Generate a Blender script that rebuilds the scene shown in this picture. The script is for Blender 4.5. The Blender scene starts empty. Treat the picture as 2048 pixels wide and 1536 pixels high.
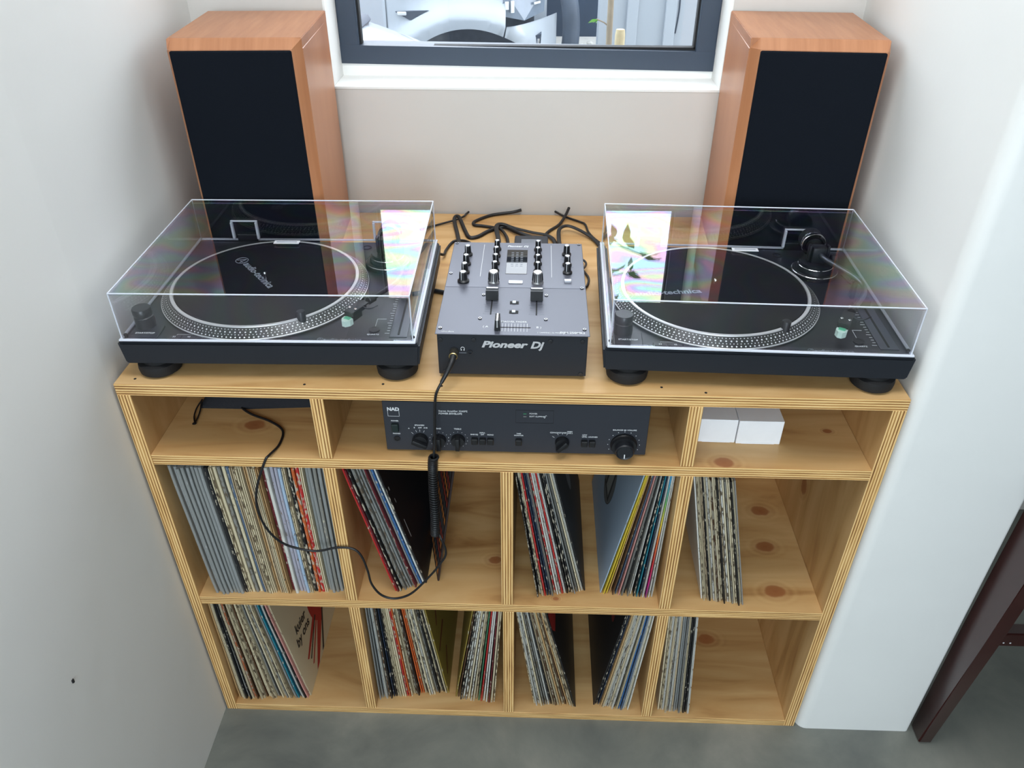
import bpy, bmesh, math, random
from mathutils import Vector, Matrix
random.seed(7)
PI = math.pi
SC = bpy.context.scene
COL = SC.collection

# ------------------------------------------------------------------ camera
cam_d = bpy.data.cameras.new('camera')
cam = bpy.data.objects.new('camera', cam_d)
COL.objects.link(cam)
SC.camera = cam
cam_d.sensor_width = 36.0
cam_d.lens = 1580.54 / 2048 * 36.0
cam_d.clip_start = 0.02
cam_d.clip_end = 200
yaw, pitch, roll = -0.03278, 0.61319, 0.00088
_f = Vector((math.sin(yaw) * math.cos(pitch), math.cos(yaw) * math.cos(pitch), -math.sin(pitch)))
_r = Vector((math.cos(yaw), -math.sin(yaw), 0))
_u = _r.cross(_f)
_r2 = _r * math.cos(roll) + _u * math.sin(roll)
_u2 = -_r * math.sin(roll) + _u * math.cos(roll)
_m = Matrix((_r2, _u2, -_f)).transposed().to_4x4()
_m.translation = Vector((0.0396, -0.9677, 1.5497))
cam.matrix_world = _m

# ------------------------------------------------------------------ world, lights, exposure
world = bpy.data.worlds.new('overcast_sky')
SC.world = world
world.use_nodes = True
wn = world.node_tree
bg = wn.nodes['Background']
bg.inputs['Color'].default_value = (0.86, 0.93, 1.0, 1)
bg.inputs['Strength'].default_value = 6.0


def area(name, loc, rot, sx, sy, power, color):
    l = bpy.data.lights.new(name, 'AREA')
    l.shape = 'RECTANGLE'
    l.size, l.size_y = sx, sy
    l.energy = power
    l.color = color
    o = bpy.data.objects.new(name, l)
    COL.objects.link(o)
    o.location = loc
    o.rotation_euler = rot
    return o


# area light added before the solid rear wall; window daylight is only assumed
area('assumed_rear_daylight', (0.05, -3.46, 1.72), (PI / 2, 0, 0), 1.3, 1.4, 78, (0.78, 0.905, 1.0))
# added fill lamp under the closed ceiling, lifting the upper walls and worktop
area('overhead_fill', (0.06, -0.36, 2.74), (0, 0, 0), 1.0, 0.7, 20, (0.96, 0.98, 1.0))
SC.view_settings.view_transform = 'Standard'
SC.view_settings.look = 'None'
SC.view_settings.gamma = 1
SC.view_settings.use_curve_mapping = False
SC.view_settings.exposure = 0.1


# ------------------------------------------------------------------ helpers
def lin(c):
    out = []
    for v in c[:3]:
        v = v / 255.0
        out.append(v / 12.92 if v <= 0.04045 else ((v + 0.055) / 1.055) ** 2.4)
    return (out[0], out[1], out[2], 1)


def new_mat(name):
    m = bpy.data.materials.new(name)
    m.use_nodes = True
    nt = m.node_tree
    return m, nt, nt.nodes['Principled BSDF']


def N(nt, kind, **kw):
    n = nt.nodes.new(kind)
    for k, v in kw.items():
        setattr(n, k, v)
    return n


def simple(name, rgb, rough=0.5, metal=0.0, spec=0.5, vary=0.06, scale=30, bump=0.0, coat=0.0):
    """plain surface with a little procedural variation of tone"""
    m, nt, b = new_mat(name)
    c = lin(rgb)
    tc = N(nt, 'ShaderNodeTexCoord')
    no = N(nt, 'ShaderNodeTexNoise')
    no.inputs['Scale'].default_value = scale
    no.inputs['Detail'].default_value = 4
    nt.links.new(tc.outputs['Object'], no.inputs['Vector'])
    mx = N(nt, 'ShaderNodeMix', data_type='RGBA')
    mx.inputs['A'].default_value = tuple(v * (1 - vary) for v in c[:3]) + (1,)
    mx.inputs['B'].default_value = tuple(min(1, v * (1 + vary)) for v in c[:3]) + (1,)
    nt.links.new(no.outputs['Fac'], mx.inputs['Factor'])
    nt.links.new(mx.outputs['Result'], b.inputs['Base Color'])
    b.inputs['Roughness'].default_value = rough
    b.inputs['Metallic'].default_value = metal
    b.inputs['Specular IOR Level'].default_value = spec
    b.inputs['Coat Weight'].default_value = coat
    if bump:
        bp = N(nt, 'ShaderNodeBump')
        bp.inputs['Strength'].default_value = bump
        bp.inputs['Distance'].default_value = 0.002
        nt.links.new(no.outputs['Fac'], bp.inputs['Height'])
        nt.links.new(bp.outputs['Normal'], b.inputs['Normal'])
    return m


def ramp(nt, stops, interp='LINEAR'):
    r = N(nt, 'ShaderNodeValToRGB')
    cr = r.color_ramp
    cr.interpolation = interp
    while len(cr.elements) < len(stops):
        cr.elements.new(0.5)
    for e, (p, c) in zip(cr.elements, stops):
        e.position = p
        e.color = c
    return r


def math_n(nt, op, a, b=None):
    n = N(nt, 'ShaderNodeMath', operation=op)
    for i, v in enumerate((a, b)):
        if v is None:
            continue
        if isinstance(v, (int, float)):
            n.inputs[i].default_value = v
        else:
            nt.links.new(v, n.inputs[i])
    return n.outputs[0]


def plaster(name, rgb, bump=0.25):
    m, nt, b = new_mat(name)
    tc = N(nt, 'ShaderNodeTexCoord')
    n1 = N(nt, 'ShaderNodeTexNoise')
    n1.inputs['Scale'].default_value = 2.2
    n1.inputs['Detail'].default_value = 3
    n2 = N(nt, 'ShaderNodeTexNoise')
    n2.inputs['Scale'].default_value = 14
    n2.inputs['Detail'].default_value = 5
    for n in (n1, n2):
        nt.links.new(tc.outputs['Object'], n.inputs['Vector'])
    c = lin(rgb)
    rp = ramp(nt, [(0.3, tuple(v * 0.95 for v in c[:3]) + (1,)), (0.7, c)])
    nt.links.new(n1.outputs['Fac'], rp.inputs['Fac'])
    nt.links.new(rp.outputs['Color'], b.inputs['Base Color'])
    bp = N(nt, 'ShaderNodeBump')
    bp.inputs['Strength'].default_value = bump
    bp.inputs['Distance'].default_value = 0.004
    nt.links.new(n2.outputs['Fac'], bp.inputs['Height'])
    nt.links.new(bp.outputs['Normal'], b.inputs['Normal'])
    b.inputs['Roughness'].default_value = 0.6
    b.inputs['Specular IOR Level'].default_value = 0.3
    return m


def ply_face(name, knots=(), axis='x', tone=1.0):
    """rotary-cut pine plywood face: long soft grain running along axis, knots at given places (object space)"""
    m, nt, b = new_mat(name)
    tc = N(nt, 'ShaderNodeTexCoord')
    fac = None
    vec = tc.outputs['Object']
    for (kx, ky, kz, kr) in knots:
        kr *= 0.66
        s = N(nt, 'ShaderNodeVectorMath', operation='SUBTRACT')
        nt.links.new(vec, s.inputs[0])
        s.inputs[1].default_value = (kx, ky, kz)
        sc_ = N(nt, 'ShaderNodeVectorMath', operation='MULTIPLY')
        nt.links.new(s.outputs[0], sc_.inputs[0])
        sc_.inputs[1].default_value = (0.72 / kr, 1.0 / kr, 1.0 / kr) if axis == 'x' else (1.0 / kr, 1.0 / kr, 0.7 / kr)
        ln = N(nt, 'ShaderNodeVectorMath', operation='LENGTH')
        nt.links.new(sc_.outputs[0], ln.inputs[0])
        d = ln.outputs['Value']
        fac = d if fac is None else math_n(nt, 'MINIMUM', fac, d)
    mp = N(nt, 'ShaderNodeMapping')
    mp.inputs['Scale'].default_value = {'x': (2.2, 13, 13), 'y': (13, 2.2, 13), 'z': (13, 13, 2.2)}[axis]
    oi = N(nt, 'ShaderNodeObjectInfo')
    ad = N(nt, 'ShaderNodeVectorMath', operation='ADD')
    nt.links.new(vec, ad.inputs[0])
    nt.links.new(oi.outputs['Location'], ad.inputs[1])
    nt.links.new(ad.outputs[0], mp.inputs['Vector'])
    no = N(nt, 'ShaderNodeTexNoise')
    no.inputs['Scale'].default_value = 1.0
    no.inputs['Detail'].default_value = 5
    no.inputs['Distortion'].default_value = 1.6
    nt.links.new(mp.outputs[0], no.inputs['Vector'])
    h = no.outputs['Fac']
    if fac is not None:
        # rings that flow round the knots
        ring = math_n(nt, 'SINE', math_n(nt, 'MULTIPLY', fac, 7.0))
        near = math_n(nt, 'MAXIMUM', math_n(nt, 'SUBTRACT', 1.0, math_n(nt, 'MULTIPLY', fac, 0.33)), 0.0)
        h = math_n(nt, 'ADD', h, math_n(nt, 'MULTIPLY', math_n(nt, 'MULTIPLY', ring, near), 0.09))
    t = tone
    rp = ramp(nt, [(0.25, lin((168 * t, 121 * t, 72 * t))), (0.42, lin((200 * t, 156 * t, 101 * t))),
                   (0.6, lin((213 * t, 173 * t, 119 * t))), (0.8, lin((224 * t, 187 * t, 135 * t)))])
    nt.links.new(h, rp.inputs['Fac'])
    out = rp.outputs['Color']
    if fac is not None:
        no2 = N(nt, 'ShaderNodeTexNoise')
        no2.inputs['Scale'].default_value = 60
        nt.links.new(vec, no2.inputs['Vector'])
        fd = math_n(nt, 'ADD', fac, math_n(nt, 'MULTIPLY', math_n(nt, 'SUBTRACT', no2.outputs['Fac'], 0.5), 0.6))
        kr_ = ramp(nt, [(0.0, (1, 1, 1, 1)), (0.30, (0.85, 0.85, 0.85, 1)), (0.38, (0.25, 0.25, 0.25, 1)), (0.62, (0, 0, 0, 1))])
        nt.links.new(math_n(nt, 'MULTIPLY', fd, 0.33), kr_.inputs['Fac'])
        mx = N(nt, 'ShaderNodeMix', data_type='RGBA')
        nt.links.new(kr_.outputs['Color'], mx.inputs['Factor'])
        nt.links.new(out, mx.inputs['A'])
        mx.inputs['B'].default_value = lin((158, 98, 58))
        out = mx.outputs['Result']
    nt.links.new(out, b.inputs['Base Color'])
    b.inputs['Roughness'].default_value = 0.42
    b.inputs['Specular IOR Level'].default_value = 0.4
    return m


def ply_edge(name, axis):
    """stack of veneers on a plywood edge: light and dark layers across the board's thickness (local z or x)"""
    m, nt, b = new_mat(name)
    tc = N(nt, 'ShaderNodeTexCoord')
    sp = N(nt, 'ShaderNodeSeparateXYZ')
    nt.links.new(tc.outputs['Object'], sp.inputs[0])
    across = sp.outputs['Z'] if axis == 'h' else sp.outputs['X']
    mp = N(nt, 'ShaderNodeMapping')
    mp.inputs['Scale'].default_value = (9, 60, 260) if axis == 'h' else (260, 60, 9)
    oi = N(nt, 'ShaderNodeObjectInfo')
    ad = N(nt, 'ShaderNodeVectorMath', operation='ADD')
    nt.links.new(tc.outputs['Object'], ad.inputs[0])
    nt.links.new(oi.outputs['Location'], ad.inputs[1])
    nt.links.new(ad.outputs[0], mp.inputs['Vector'])
    no = N(nt, 'ShaderNodeTexNoise')
    no.inputs['Scale'].default_value = 1
    no.inputs['Detail'].default_value = 5
    nt.links.new(mp.outputs[0], no.inputs['Vector'])
    v = math_n(nt, 'MULTIPLY', across, 2 * PI * 4.5 / 0.0211)
    s = math_n(nt, 'SINE', math_n(nt, 'ADD', v, math_n(nt, 'MULTIPLY', no.outputs['Fac'], 2.2)))
    s = math_n(nt, 'ADD', math_n(nt, 'MULTIPLY', s, 0.30), math_n(nt, 'MULTIPLY', no.outputs['Fac'], 0.9))
    rp = ramp(nt, [(0.10, lin((122, 78, 38))), (0.28, lin((184, 134, 74))), (0.47, lin((222, 178, 112))), (0.8, lin((240, 204, 144)))])
    nt.links.new(s, rp.inputs['Fac'])
    nt.links.new(rp.outputs['Color'], b.inputs['Base Color'])
    bp = N(nt, 'ShaderNodeBump')
    bp.inputs['Strength'].default_value = 0.4
    bp.inputs['Distance'].default_value = 0.001
    nt.links.new(s, bp.inputs['Height'])
    nt.links.new(bp.outputs['Normal'], b.inputs['Normal'])
    b.inputs['Roughness'].default_value = 0.6
    return m


def obj(name, bm, mats, parent=None, loc=(0, 0, 0), rot=(0, 0, 0), smooth=None, **props):
    if isinstance(bm, bmesh.types.BMesh):
        bmesh.ops.recalc_face_normals(bm, faces=bm.faces[:])
        me = bpy.data.meshes.new(name)
        bm.to_mesh(me)
        bm.free()
    else:
        me = bm
    if not isinstance(mats, (list, tuple)):
        mats = [mats]
    if not me.materials:
        for m in mats:
            me.materials.append(m)
    if smooth is not None:
        me.shade_smooth()
        me.set_sharp_from_angle(angle=math.radians(smooth))
    o = bpy.data.objects.new(name, me)
    COL.objects.link(o)
    o.parent = parent
    o.location = loc
    o.rotation_euler = rot
    for k, v in props.items():
        o[k] = v
    return o


def thing(name, label, cat, loc=(0, 0, 0), rot=(0, 0, 0), group=None):
    o = bpy.data.objects.new(name, None)
    o.empty_display_size = 0.05
    COL.objects.link(o)
    o.location = loc
    o.rotation_euler = rot
    o['label'] = label
    o['category'] = cat
    if group:
        o['group'] = group
    return o


def tag(o, label, cat, group=None):
    o['label'] = label
    o['category'] = cat
    if group:
        o['group'] = group
    return o


def B():
    return bmesh.new()


def box(bm, x0, x1, y0, y1, z0, z1, bev=0.0, seg=2, mi=0):
    ret = bmesh.ops.create_cube(bm, size=1.0)
    vs = ret['verts']
    for v in vs:
        v.co = Vector((x0 + (v.co.x + 0.5) * (x1 - x0), y0 + (v.co.y + 0.5) * (y1 - y0), z0 + (v.co.z + 0.5) * (z1 - z0)))
    fs = {f for v in vs for f in v.link_faces}
    for f in fs:
        f.material_index = mi
    if bev:
        es = list({e for v in vs for e in v.link_edges})
        bmesh.ops.bevel(bm, geom=es, offset=bev, segments=seg, profile=0.5, affect='EDGES')
    return bm


def lathe(bm, prof, seg=32, c=(0, 0, 0), axis='z', mi=0):
    """surface of revolution of [(radius, height)] about an axis through c"""
    rings = []
    for (r, h) in prof:
        ring = []
        n = seg if r > 1e-6 else 1
        for k in range(n):
            a = 2 * PI * k / seg
            x, y = r * math.cos(a), r * math.sin(a)
            p = {'z': (x, y, h), 'y': (x, h, y), 'x': (h, x, y)}[axis]
            ring.append(bm.verts.new((p[0] + c[0], p[1] + c[1], p[2] + c[2])))
        rings.append(ring)
    for a, b_ in zip(rings, rings[1:]):
        if len(a) == 1 and len(b_) == 1:
            continue
        for k in range(seg):
            if len(a) == 1:
                q = (a[0], b_[k], b_[(k + 1) % seg])
            elif len(b_) == 1:
                q = (a[k], a[(k + 1) % seg], b_[0])
            else:
                q = (a[k], a[(k + 1) % seg], b_[(k + 1) % seg], b_[k])
            f = bm.faces.new(q)
            f.material_index = mi
    return bm


def cyl(bm, c, r, h, seg=24, axis='z', r2=None, bev=0.0, mi=0):
    r2 = r if r2 is None else r2
    if bev:
        pr = [(0, 0), (r - bev, 0), (r, bev), (r2, h - bev), (r2 - bev, h), (0, h)]
    else:
        pr = [(0, 0), (r, 0), (r2, h), (0, h)]
    return lathe(bm, pr, seg, c, axis, mi)


def catmull(pts, n=8):
    pts = [Vector(p) for p in pts]
    out = []
    for i in range(len(pts) - 1):
        p0 = pts[max(i - 1, 0)]
        p1, p2 = pts[i], pts[i + 1]
        p3 = pts[min(i + 2, len(pts) - 1)]
        for k in range(n):
            t = k / n
            out.append(0.5 * ((2 * p1) + (-p0 + p2) * t + (2 * p0 - 5 * p1 + 4 * p2 - p3) * t * t + (-p0 + 3 * p1 - 3 * p2 + p3) * t ** 3))
    out.append(pts[-1])
    return out


def tube(bm, pts, r, seg=8, flat=1.0, rfun=None, mi=0):
    pts = [Vector(p) for p in pts]
    rings = []
    up = Vector((0, 0, 1))
    prev = None
    for i, p in enumerate(pts):
        d = (pts[min(i + 1, len(pts) - 1)] - pts[max(i - 1, 0)])
        if d.length < 1e-9:
            d = Vector((0, 0, 1))
        d.normalize()
        if prev is None:
            s = d.cross(up)
            if s.length < 1e-3:
                s = d.cross(Vector((1, 0, 0)))
        else:
            s = prev - d * prev.dot(d)
            if s.length < 1e-6:
                s = d.cross(up)
        s.normalize()
        prev = s
        q = d.cross(s)
        rr = r if rfun is None else rfun(i / max(1, len(pts) - 1))
        rings.append([bm.verts.new(p + s * (rr * math.cos(2 * PI * k / seg)) + q * (rr * flat * math.sin(2 * PI * k / seg))) for k in range(seg)])
    for a, b_ in zip(rings, rings[1:]):
        for k in range(seg):
            f = bm.faces.new((a[k], a[(k + 1) % seg], b_[(k + 1) % seg], b_[k]))
            f.material_index = mi
    for ring in (rings[0], rings[-1]):
        f = bm.faces.new(ring)
        f.material_index = mi
    return bm


def prism(bm, poly, a, b_, axis='y', mi=0):
    """polygon extruded from a to b along axis. poly in the other two coordinates (x,z) / (y,z) / (x,y)"""
    def P(u, v, w):
        return {'y': (u, w, v), 'x': (w, u, v), 'z': (u, v, w)}[axis]
    A = [bm.verts.new(P(u, v, a)) for u, v in poly]
    C_ = [bm.verts.new(P(u, v, b_)) for u, v in poly]
    fs = [bm.faces.new(A), bm.faces.new(C_[::-1])]
    n = len(poly)
    for k in range(n):
        fs.append(bm.faces.new((A[k], A[(k + 1) % n], C_[(k + 1) % n], C_[k])))
    for f in fs:
        f.material_index = mi
    return bm


_txt = {}


def text_mesh(s, size, bold=0.0, shear=0.0, depth=0.00015, align='LEFT', stretch=1.0):
    key = (s, size, bold, shear, align, stretch)
    if key in _txt:
        return _txt[key]
    c = bpy.data.curves.new('lettering', 'FONT')
    c.body = s
    c.size = size
    c.offset = bold
    c.shear = shear
    c.align_x = align
    c.extrude = depth
    c.resolution_u = 3
    o = bpy.data.objects.new('lettering_tmp', c)
    COL.objects.link(o)
    dg = bpy.context.evaluated_depsgraph_get()
    me = bpy.data.meshes.new_from_object(o.evaluated_get(dg))
    bpy.data.objects.remove(o)
    bpy.data.curves.remove(c)
    me.materials.clear()
    if stretch != 1.0:
        for v in me.vertices:
            v.co.x *= stretch
    _txt[key] = me
    return me


def text(s, size, mat, parent, loc, rot=(0, 0, 0), name='lettering', **kw):
    me = text_mesh(s, size, **kw).copy()
    return obj(name, me, mat, parent, loc, rot)


FLAT = (0, 0, 0)            # lettering lying on a horizontal top
FRONT = (PI / 2, 0, 0)      # lettering on a face that looks towards -y

# ------------------------------------------------------------------ measures of the place
W, H, T = 1.206, 0.8535, 0.0211
Z1, Z2, Z3 = 0.713, 0.365, 0.0185      # tops of the three inner boards
BACK = 0.676                          # back wall plane
L_, R_ = -W / 2, W / 2

# ------------------------------------------------------------------ materials
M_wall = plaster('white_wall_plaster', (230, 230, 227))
M_reveal = plaster('white_reveal_plaster', (236, 236, 233), 0.15)
M_ceil = plaster('ceiling_paint', (205, 205, 203), 0.05)
M_wallb = plaster('shade_toned_back_wall_plaster', (205, 200, 194))  # wall white darkened and warmed to hold the shade under the window
M_wallr = plaster('grey_room_wall_plaster', (150, 148, 144))
M_ext = plaster('outside_wall_paint', (178, 185, 192), 0.2)
M_black = simple('black_satin_plastic', (24, 26, 31), 0.42, spec=0.5)
M_blackmetal = simple('black_painted_metal', (31, 35, 42), 0.5, spec=0.35)
M_blackrub = simple('black_rubber', (17, 17, 19), 0.75)
M_cable = simple('black_cable_sheath', (20, 21, 24), 0.45)
M_cloth = simple('black_speaker_cloth', (17, 21, 28), 0.95, spec=0.1, vary=0.3, scale=900)
M_white = simple('white_print', (222, 224, 226), 0.6)
M_greyp = simple('grey_print', (128, 134, 144), 0.6)
M_alu = simple('brushed_aluminium', (205, 205, 206), 0.28, metal=1.0)
M_chrome = simple('polished_chrome', (225, 225, 228), 0.1, metal=1.0)
M_platter = simple('satin_platter_aluminium', (214, 214, 214), 0.42, metal=0.55)
M_arm = simple('dark_tonearm_metal', (96, 100, 108), 0.3, metal=0.8)
M_dot = simple('white_enamel', (225, 226, 226), 0.35)
M_knob = simple('black_knob_plastic', (22, 23, 26), 0.35)
M_knobtop = simple('silver_knob_cap', (196, 198, 204), 0.35, metal=0.6)
M_winframe = simple('charcoal_window_aluminium', (46, 58, 74), 0.45)
M_box = simple('white_cardboard', (243, 244, 247), 0.7)


def concrete():
    m, nt, b = new_mat('polished_concrete')
    tc = N(nt, 'ShaderNodeTexCoord')
    n1 = N(nt, 'ShaderNodeTexNoise')
    n1.inputs['Scale'].default_value = 3.2
    n1.inputs['Detail'].default_value = 8
    n1.inputs['Roughness'].default_value = 0.62
    n1.inputs['Distortion'].default_value = 0.5
    nt.links.new(tc.outputs['Object'], n1.inputs['Vector'])
    rp = ramp(nt, [(0.3, lin((92, 95, 92))), (0.52, lin((117, 119, 112))), (0.72, lin((138, 137, 128)))])
    nt.links.new(n1.outputs['Fac'], rp.inputs['Fac'])
    nt.links.new(rp.outputs['Color'], b.inputs['Base Color'])
    rr = ramp(nt, [(0.3, (0.3, 0.3, 0.3, 1)), (0.7, (0.5, 0.5, 0.5, 1))])
    nt.links.new(n1.outputs['Fac'], rr.inputs['Fac'])
    nt.links.new(rr.outputs['Color'], b.inputs['Roughness'])
    b.inputs['Specular IOR Level'].default_value = 0.4
    return m


def speaker_wood():
    m, nt, b = new_mat('cherry_veneer')
    tc = N(nt, 'ShaderNodeTexCoord')
    mp = N(nt, 'ShaderNodeMapping')
    mp.inputs['Scale'].default_value = (38, 5, 5) if False else (60, 6, 2.5)
    nt.links.new(tc.outputs['Object'], mp.inputs['Vector'])
    no = N(nt, 'ShaderNodeTexNoise')
    no.inputs['Scale'].default_value = 1.5
    no.inputs['Detail'].default_value = 6
    nt.links.new(mp.outputs[0], no.inputs['Vector'])
    rp = ramp(nt, [(0.3, lin((162, 106, 70))), (0.55, lin((174, 118, 81))), (0.75, lin((182, 126, 89)))])
    nt.links.new(no.outputs['Fac'], rp.inputs['Fac'])
    nt.links.new(rp.outputs['Color'], b.inputs['Base Color'])
    b.inputs['Roughness'].default_value = 0.36
    b.inputs['Specular IOR Level'].default_value = 0.5
    return m


def acrylic(name, stress=0.5, tint=1.0):
    """clear sheet: Fresnel reflection over see-through, with the colour fringes of stress in moulded acrylic"""
    m, nt, b = new_mat(name)
    nt.nodes.remove(b)
    out = nt.nodes['Material Output']
    fr = N(nt, 'ShaderNodeFresnel')
    ge = N(nt, 'ShaderNodeNewGeometry')          # same reflectance on entering and leaving the sheet
    nt.links.new(math_n(nt, 'SUBTRACT', 1.58, math_n(nt, 'MULTIPLY', ge.outputs['Backfacing'], 1.58 - 1 / 1.58)), fr.inputs['IOR'])
    tr = N(nt, 'ShaderNodeBsdfTransparent')
    tr.inputs['Color'].default_value = (tint * 0.985, tint * 0.99, tint, 1)
    gl = N(nt, 'ShaderNodeBsdfGlossy')
    gl.inputs['Roughness'].default_value = 0.0
    tc = N(nt, 'ShaderNodeTexCoord')
    mp = N(nt, 'ShaderNodeMapping')
    mp.inputs['Scale'].default_value = (5, 9, 5)
    nt.links.new(tc.outputs['Object'], mp.inputs['Vector'])
    no = N(nt, 'ShaderNodeTexNoise')
    no.inputs['Scale'].default_value = 1.3
    no.inputs['Detail'].default_value = 1
    no.inputs['Distortion'].default_value = 0.8
    nt.links.new(mp.outputs[0], no.inputs['Vector'])
    hs = N(nt, 'ShaderNodeCombineColor', mode='HSV')
    hs.inputs[1].default_value = stress
    hs.inputs[2].default_value = 1.0
    nt.links.new(math_n(nt, 'FRACT', math_n(nt, 'MULTIPLY', no.outputs['Fac'], 5.0)), hs.inputs[0])
    nt.links.new(hs.outputs[0], gl.inputs['Color'])
    mx = N(nt, 'ShaderNodeMixShader')
    nt.links.new(fr.outputs[0], mx.inputs[0])
    nt.links.new(tr.outputs[0], mx.inputs[1])
    nt.links.new(gl.outputs[0], mx.inputs[2])
    nt.links.new(mx.outputs[0], out.inputs['Surface'])
    return m


def see_through(name, rgb, alpha, rough=0.3):
    m = simple(name, rgb, rough, vary=0.05, scale=12)
    m.node_tree.nodes['Principled BSDF'].inputs['Alpha'].default_value = alpha
    return m


M_floor = concrete()
M_cherry = speaker_wood()
M_acryl = acrylic('clear_acrylic', 0.40)
M_acryl_side = acrylic('clear_acrylic_wall', 0.12)
M_glass = acrylic('window_glass', 0.0, 0.97)
M_acedge = see_through('acrylic_edge', (226, 230, 240), 0.72, 0.12)  # clear edges toned pale to carry their highlights
M_pedge_h = ply_edge('plywood_edge_horizontal', 'h')
M_pedge_v = ply_edge('plywood_edge_upright', 'v')
M_stool = simple('dark_red_varnished_wood', (54, 22, 19), 0.3, vary=0.15, scale=25, coat=0.3)

# ------------------------------------------------------------------ the room
LW0, LW1 = -0.6075, -0.640            # left wall x at the front and at the back of the alcove
RW0, RW1 = 0.6065, 0.650
PIER = 0.840
bm = B()
box(bm, -0.9, 4.3, -3.5, BACK + 0.14, -0.12, 0.0)
obj('floor', bm, M_floor, kind='structure', label='grey polished concrete floor with cloudy mottling', category='floor')
bm = B()
box(bm, -0.9, 4.3, -3.5, BACK + 0.14, 2.75, 2.85)
obj('ceiling', bm, M_ceil, kind='structure', label='plain white ceiling above the alcove', category='ceiling')
bm = B()
prism(bm, [(LW0, -3.5), (LW0, 0.0), (LW1, BACK), (LW1, BACK + 0.14), (-0.9, BACK + 0.14), (-0.9, -3.5)], 0.0, 2.75, 'z')
wl = obj('wall_left', bm, M_wall, kind='structure', label='white plastered wall along the left side of the alcove', category='wall')
bm = B()
tube(bm, [(0, 0, 0), (0.0004, 0.0, 0.006)], 0.0022, 6)
obj('wall_chip', bm, M_blackrub, wl, (LW0, -0.312, 0.553))
# pier on the right with a soft plastered corner
poly = [(RW1, BACK + 0.14)]
poly.append((RW1, BACK))
rc = 0.022
for k in range(7):
    a = PI + (PI / 2) * k / 6
    poly.append((RW0 + rc + rc * math.cos(a), 0.0 + rc - 0.004 + rc * math.sin(a)))
rc = 0.007
for k in range(5):
    a = 1.5 * PI + (PI / 2) * k / 4
    poly.append((PIER - rc + rc * math.cos(a), rc - 0.004 + rc * math.sin(a)))
poly.append((PIER, BACK + 0.14))
bm = B()
prism(bm, poly, 0.0, 2.75, 'z')
obj('wall_right', bm, M_wall, kind='structure', smooth=40, label='white plastered pier on the right of the alcove with rounded corner', category='wall')
# back wall with a window opening
WX0, WX1, WZ0, WZ1 = -0.377, 0.402, 1.119, 2.15
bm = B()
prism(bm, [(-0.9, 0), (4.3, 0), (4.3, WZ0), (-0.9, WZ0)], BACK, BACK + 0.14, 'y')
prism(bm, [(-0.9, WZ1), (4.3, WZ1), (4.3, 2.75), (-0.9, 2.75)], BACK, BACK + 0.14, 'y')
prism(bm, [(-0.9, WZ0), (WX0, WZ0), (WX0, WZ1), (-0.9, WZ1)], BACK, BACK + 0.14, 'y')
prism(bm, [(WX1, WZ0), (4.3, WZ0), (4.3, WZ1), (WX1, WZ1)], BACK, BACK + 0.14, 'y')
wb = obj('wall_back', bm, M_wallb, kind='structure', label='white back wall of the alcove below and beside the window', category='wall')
bm = B()
rv = 0.0025
box(bm, WX0 - 0.002, WX1 + 0.002, BACK - 0.001, BACK + 0.139, WZ0 - 0.003, WZ0 + rv, 0.001)
obj('window_sill', bm, M_reveal, wb)
for nm, a, b_ in (('left', WX0 - 0.002, WX0 + rv), ('right', WX1 - rv, WX1 + 0.002)):
    bm = B()
    box(bm, a, b_, BACK - 0.001, BACK + 0.139, WZ0 + rv, WZ1, 0.001)
    obj('window_reveal', bm, M_reveal, wb)
# right and rear walls of the room (behind the photographer)
bm = B()
box(bm, 4.2, 4.3, -3.5, BACK, 0, 2.75)
obj('wall_far_right', bm, M_wallr, kind='structure', label='grey wall at the far right of the room', category='wall')
bm = B()
box(bm, -0.9, 4.3, -3.6, -3.5, 0, 2.75)
obj('wall_rear', bm, M_wallr, kind='structure', label='solid grey wall behind the photographer with no opening', category='wall')  # solid wall without a window; the added area light hangs before it

# unseen house mass, added to keep some sky light off the cars
bm = B()
box(bm, -7, 9, -5.0, BACK + 0.14, 2.86, 6.0)
box(bm, -7, -0.91, BACK - 0.1, BACK + 0.14, -0.1, 2.85)
box(bm, 4.31, 9, BACK - 0.1, BACK + 0.14, -0.1, 2.85)
obj('wall_sky_blocker', bm, M_ext, kind='structure', label='unseen added house walls that keep sky light off the cars', category='wall')

# window: frame and pane
win = thing('window_1', 'charcoal aluminium framed window above the speakers looking onto parked cars', 'window', (0, BACK + 0.085, 0))
win['kind'] = 'structure'
FW = 0.040
fx0, fx1, fz0, fz1 = WX0 + rv, WX1 - rv, 1.146, WZ1
bm = B()
prism(bm, [(fx0, fz0 - 0.0), (fx1, fz0 - 0.010), (fx1, fz0 + FW - 0.012), (fx0, fz0 + FW - 0.004)], 0, 0.05, 'y')
obj('bottom_rail', bm, M_winframe, win)
bm = B()
box(bm, fx0, fx1, 0, 0.05, fz1 - FW, fz1, 0.002)
obj('top_rail', bm, M_winframe, win)
for a in (fx0, fx1 - FW):
    bm = B()
    box(bm, a, a + FW, 0.0005, 0.0495, fz0 - (0.0 if a == fx0 else 0.0095), fz1 - 0.001, 0.002)
    obj('stile', bm, M_winframe, win)
bm = B()
box(bm, fx0 + FW - 0.004, fx1 - FW + 0.004, 0.021, 0.026, fz0 + FW - 0.02, fz1 - FW + 0.004)
obj('pane', bm, M_glass, win)
bm = B()
for a, b_, c, d in ((fx0 + FW, fx1 - FW, fz0 + FW - 0.013, fz0 + FW - 0.006), (fx0 + FW, fx0 + FW + 0.004, fz0 + FW - 0.008, fz1 - FW), (fx1 - FW - 0.004, fx1 - FW, fz0 + FW - 0.008, fz1 - FW)):
    box(bm, a, b_, 0.012, 0.030, c, d)
obj('glazing_gasket', bm, M_blackrub, win)
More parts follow.
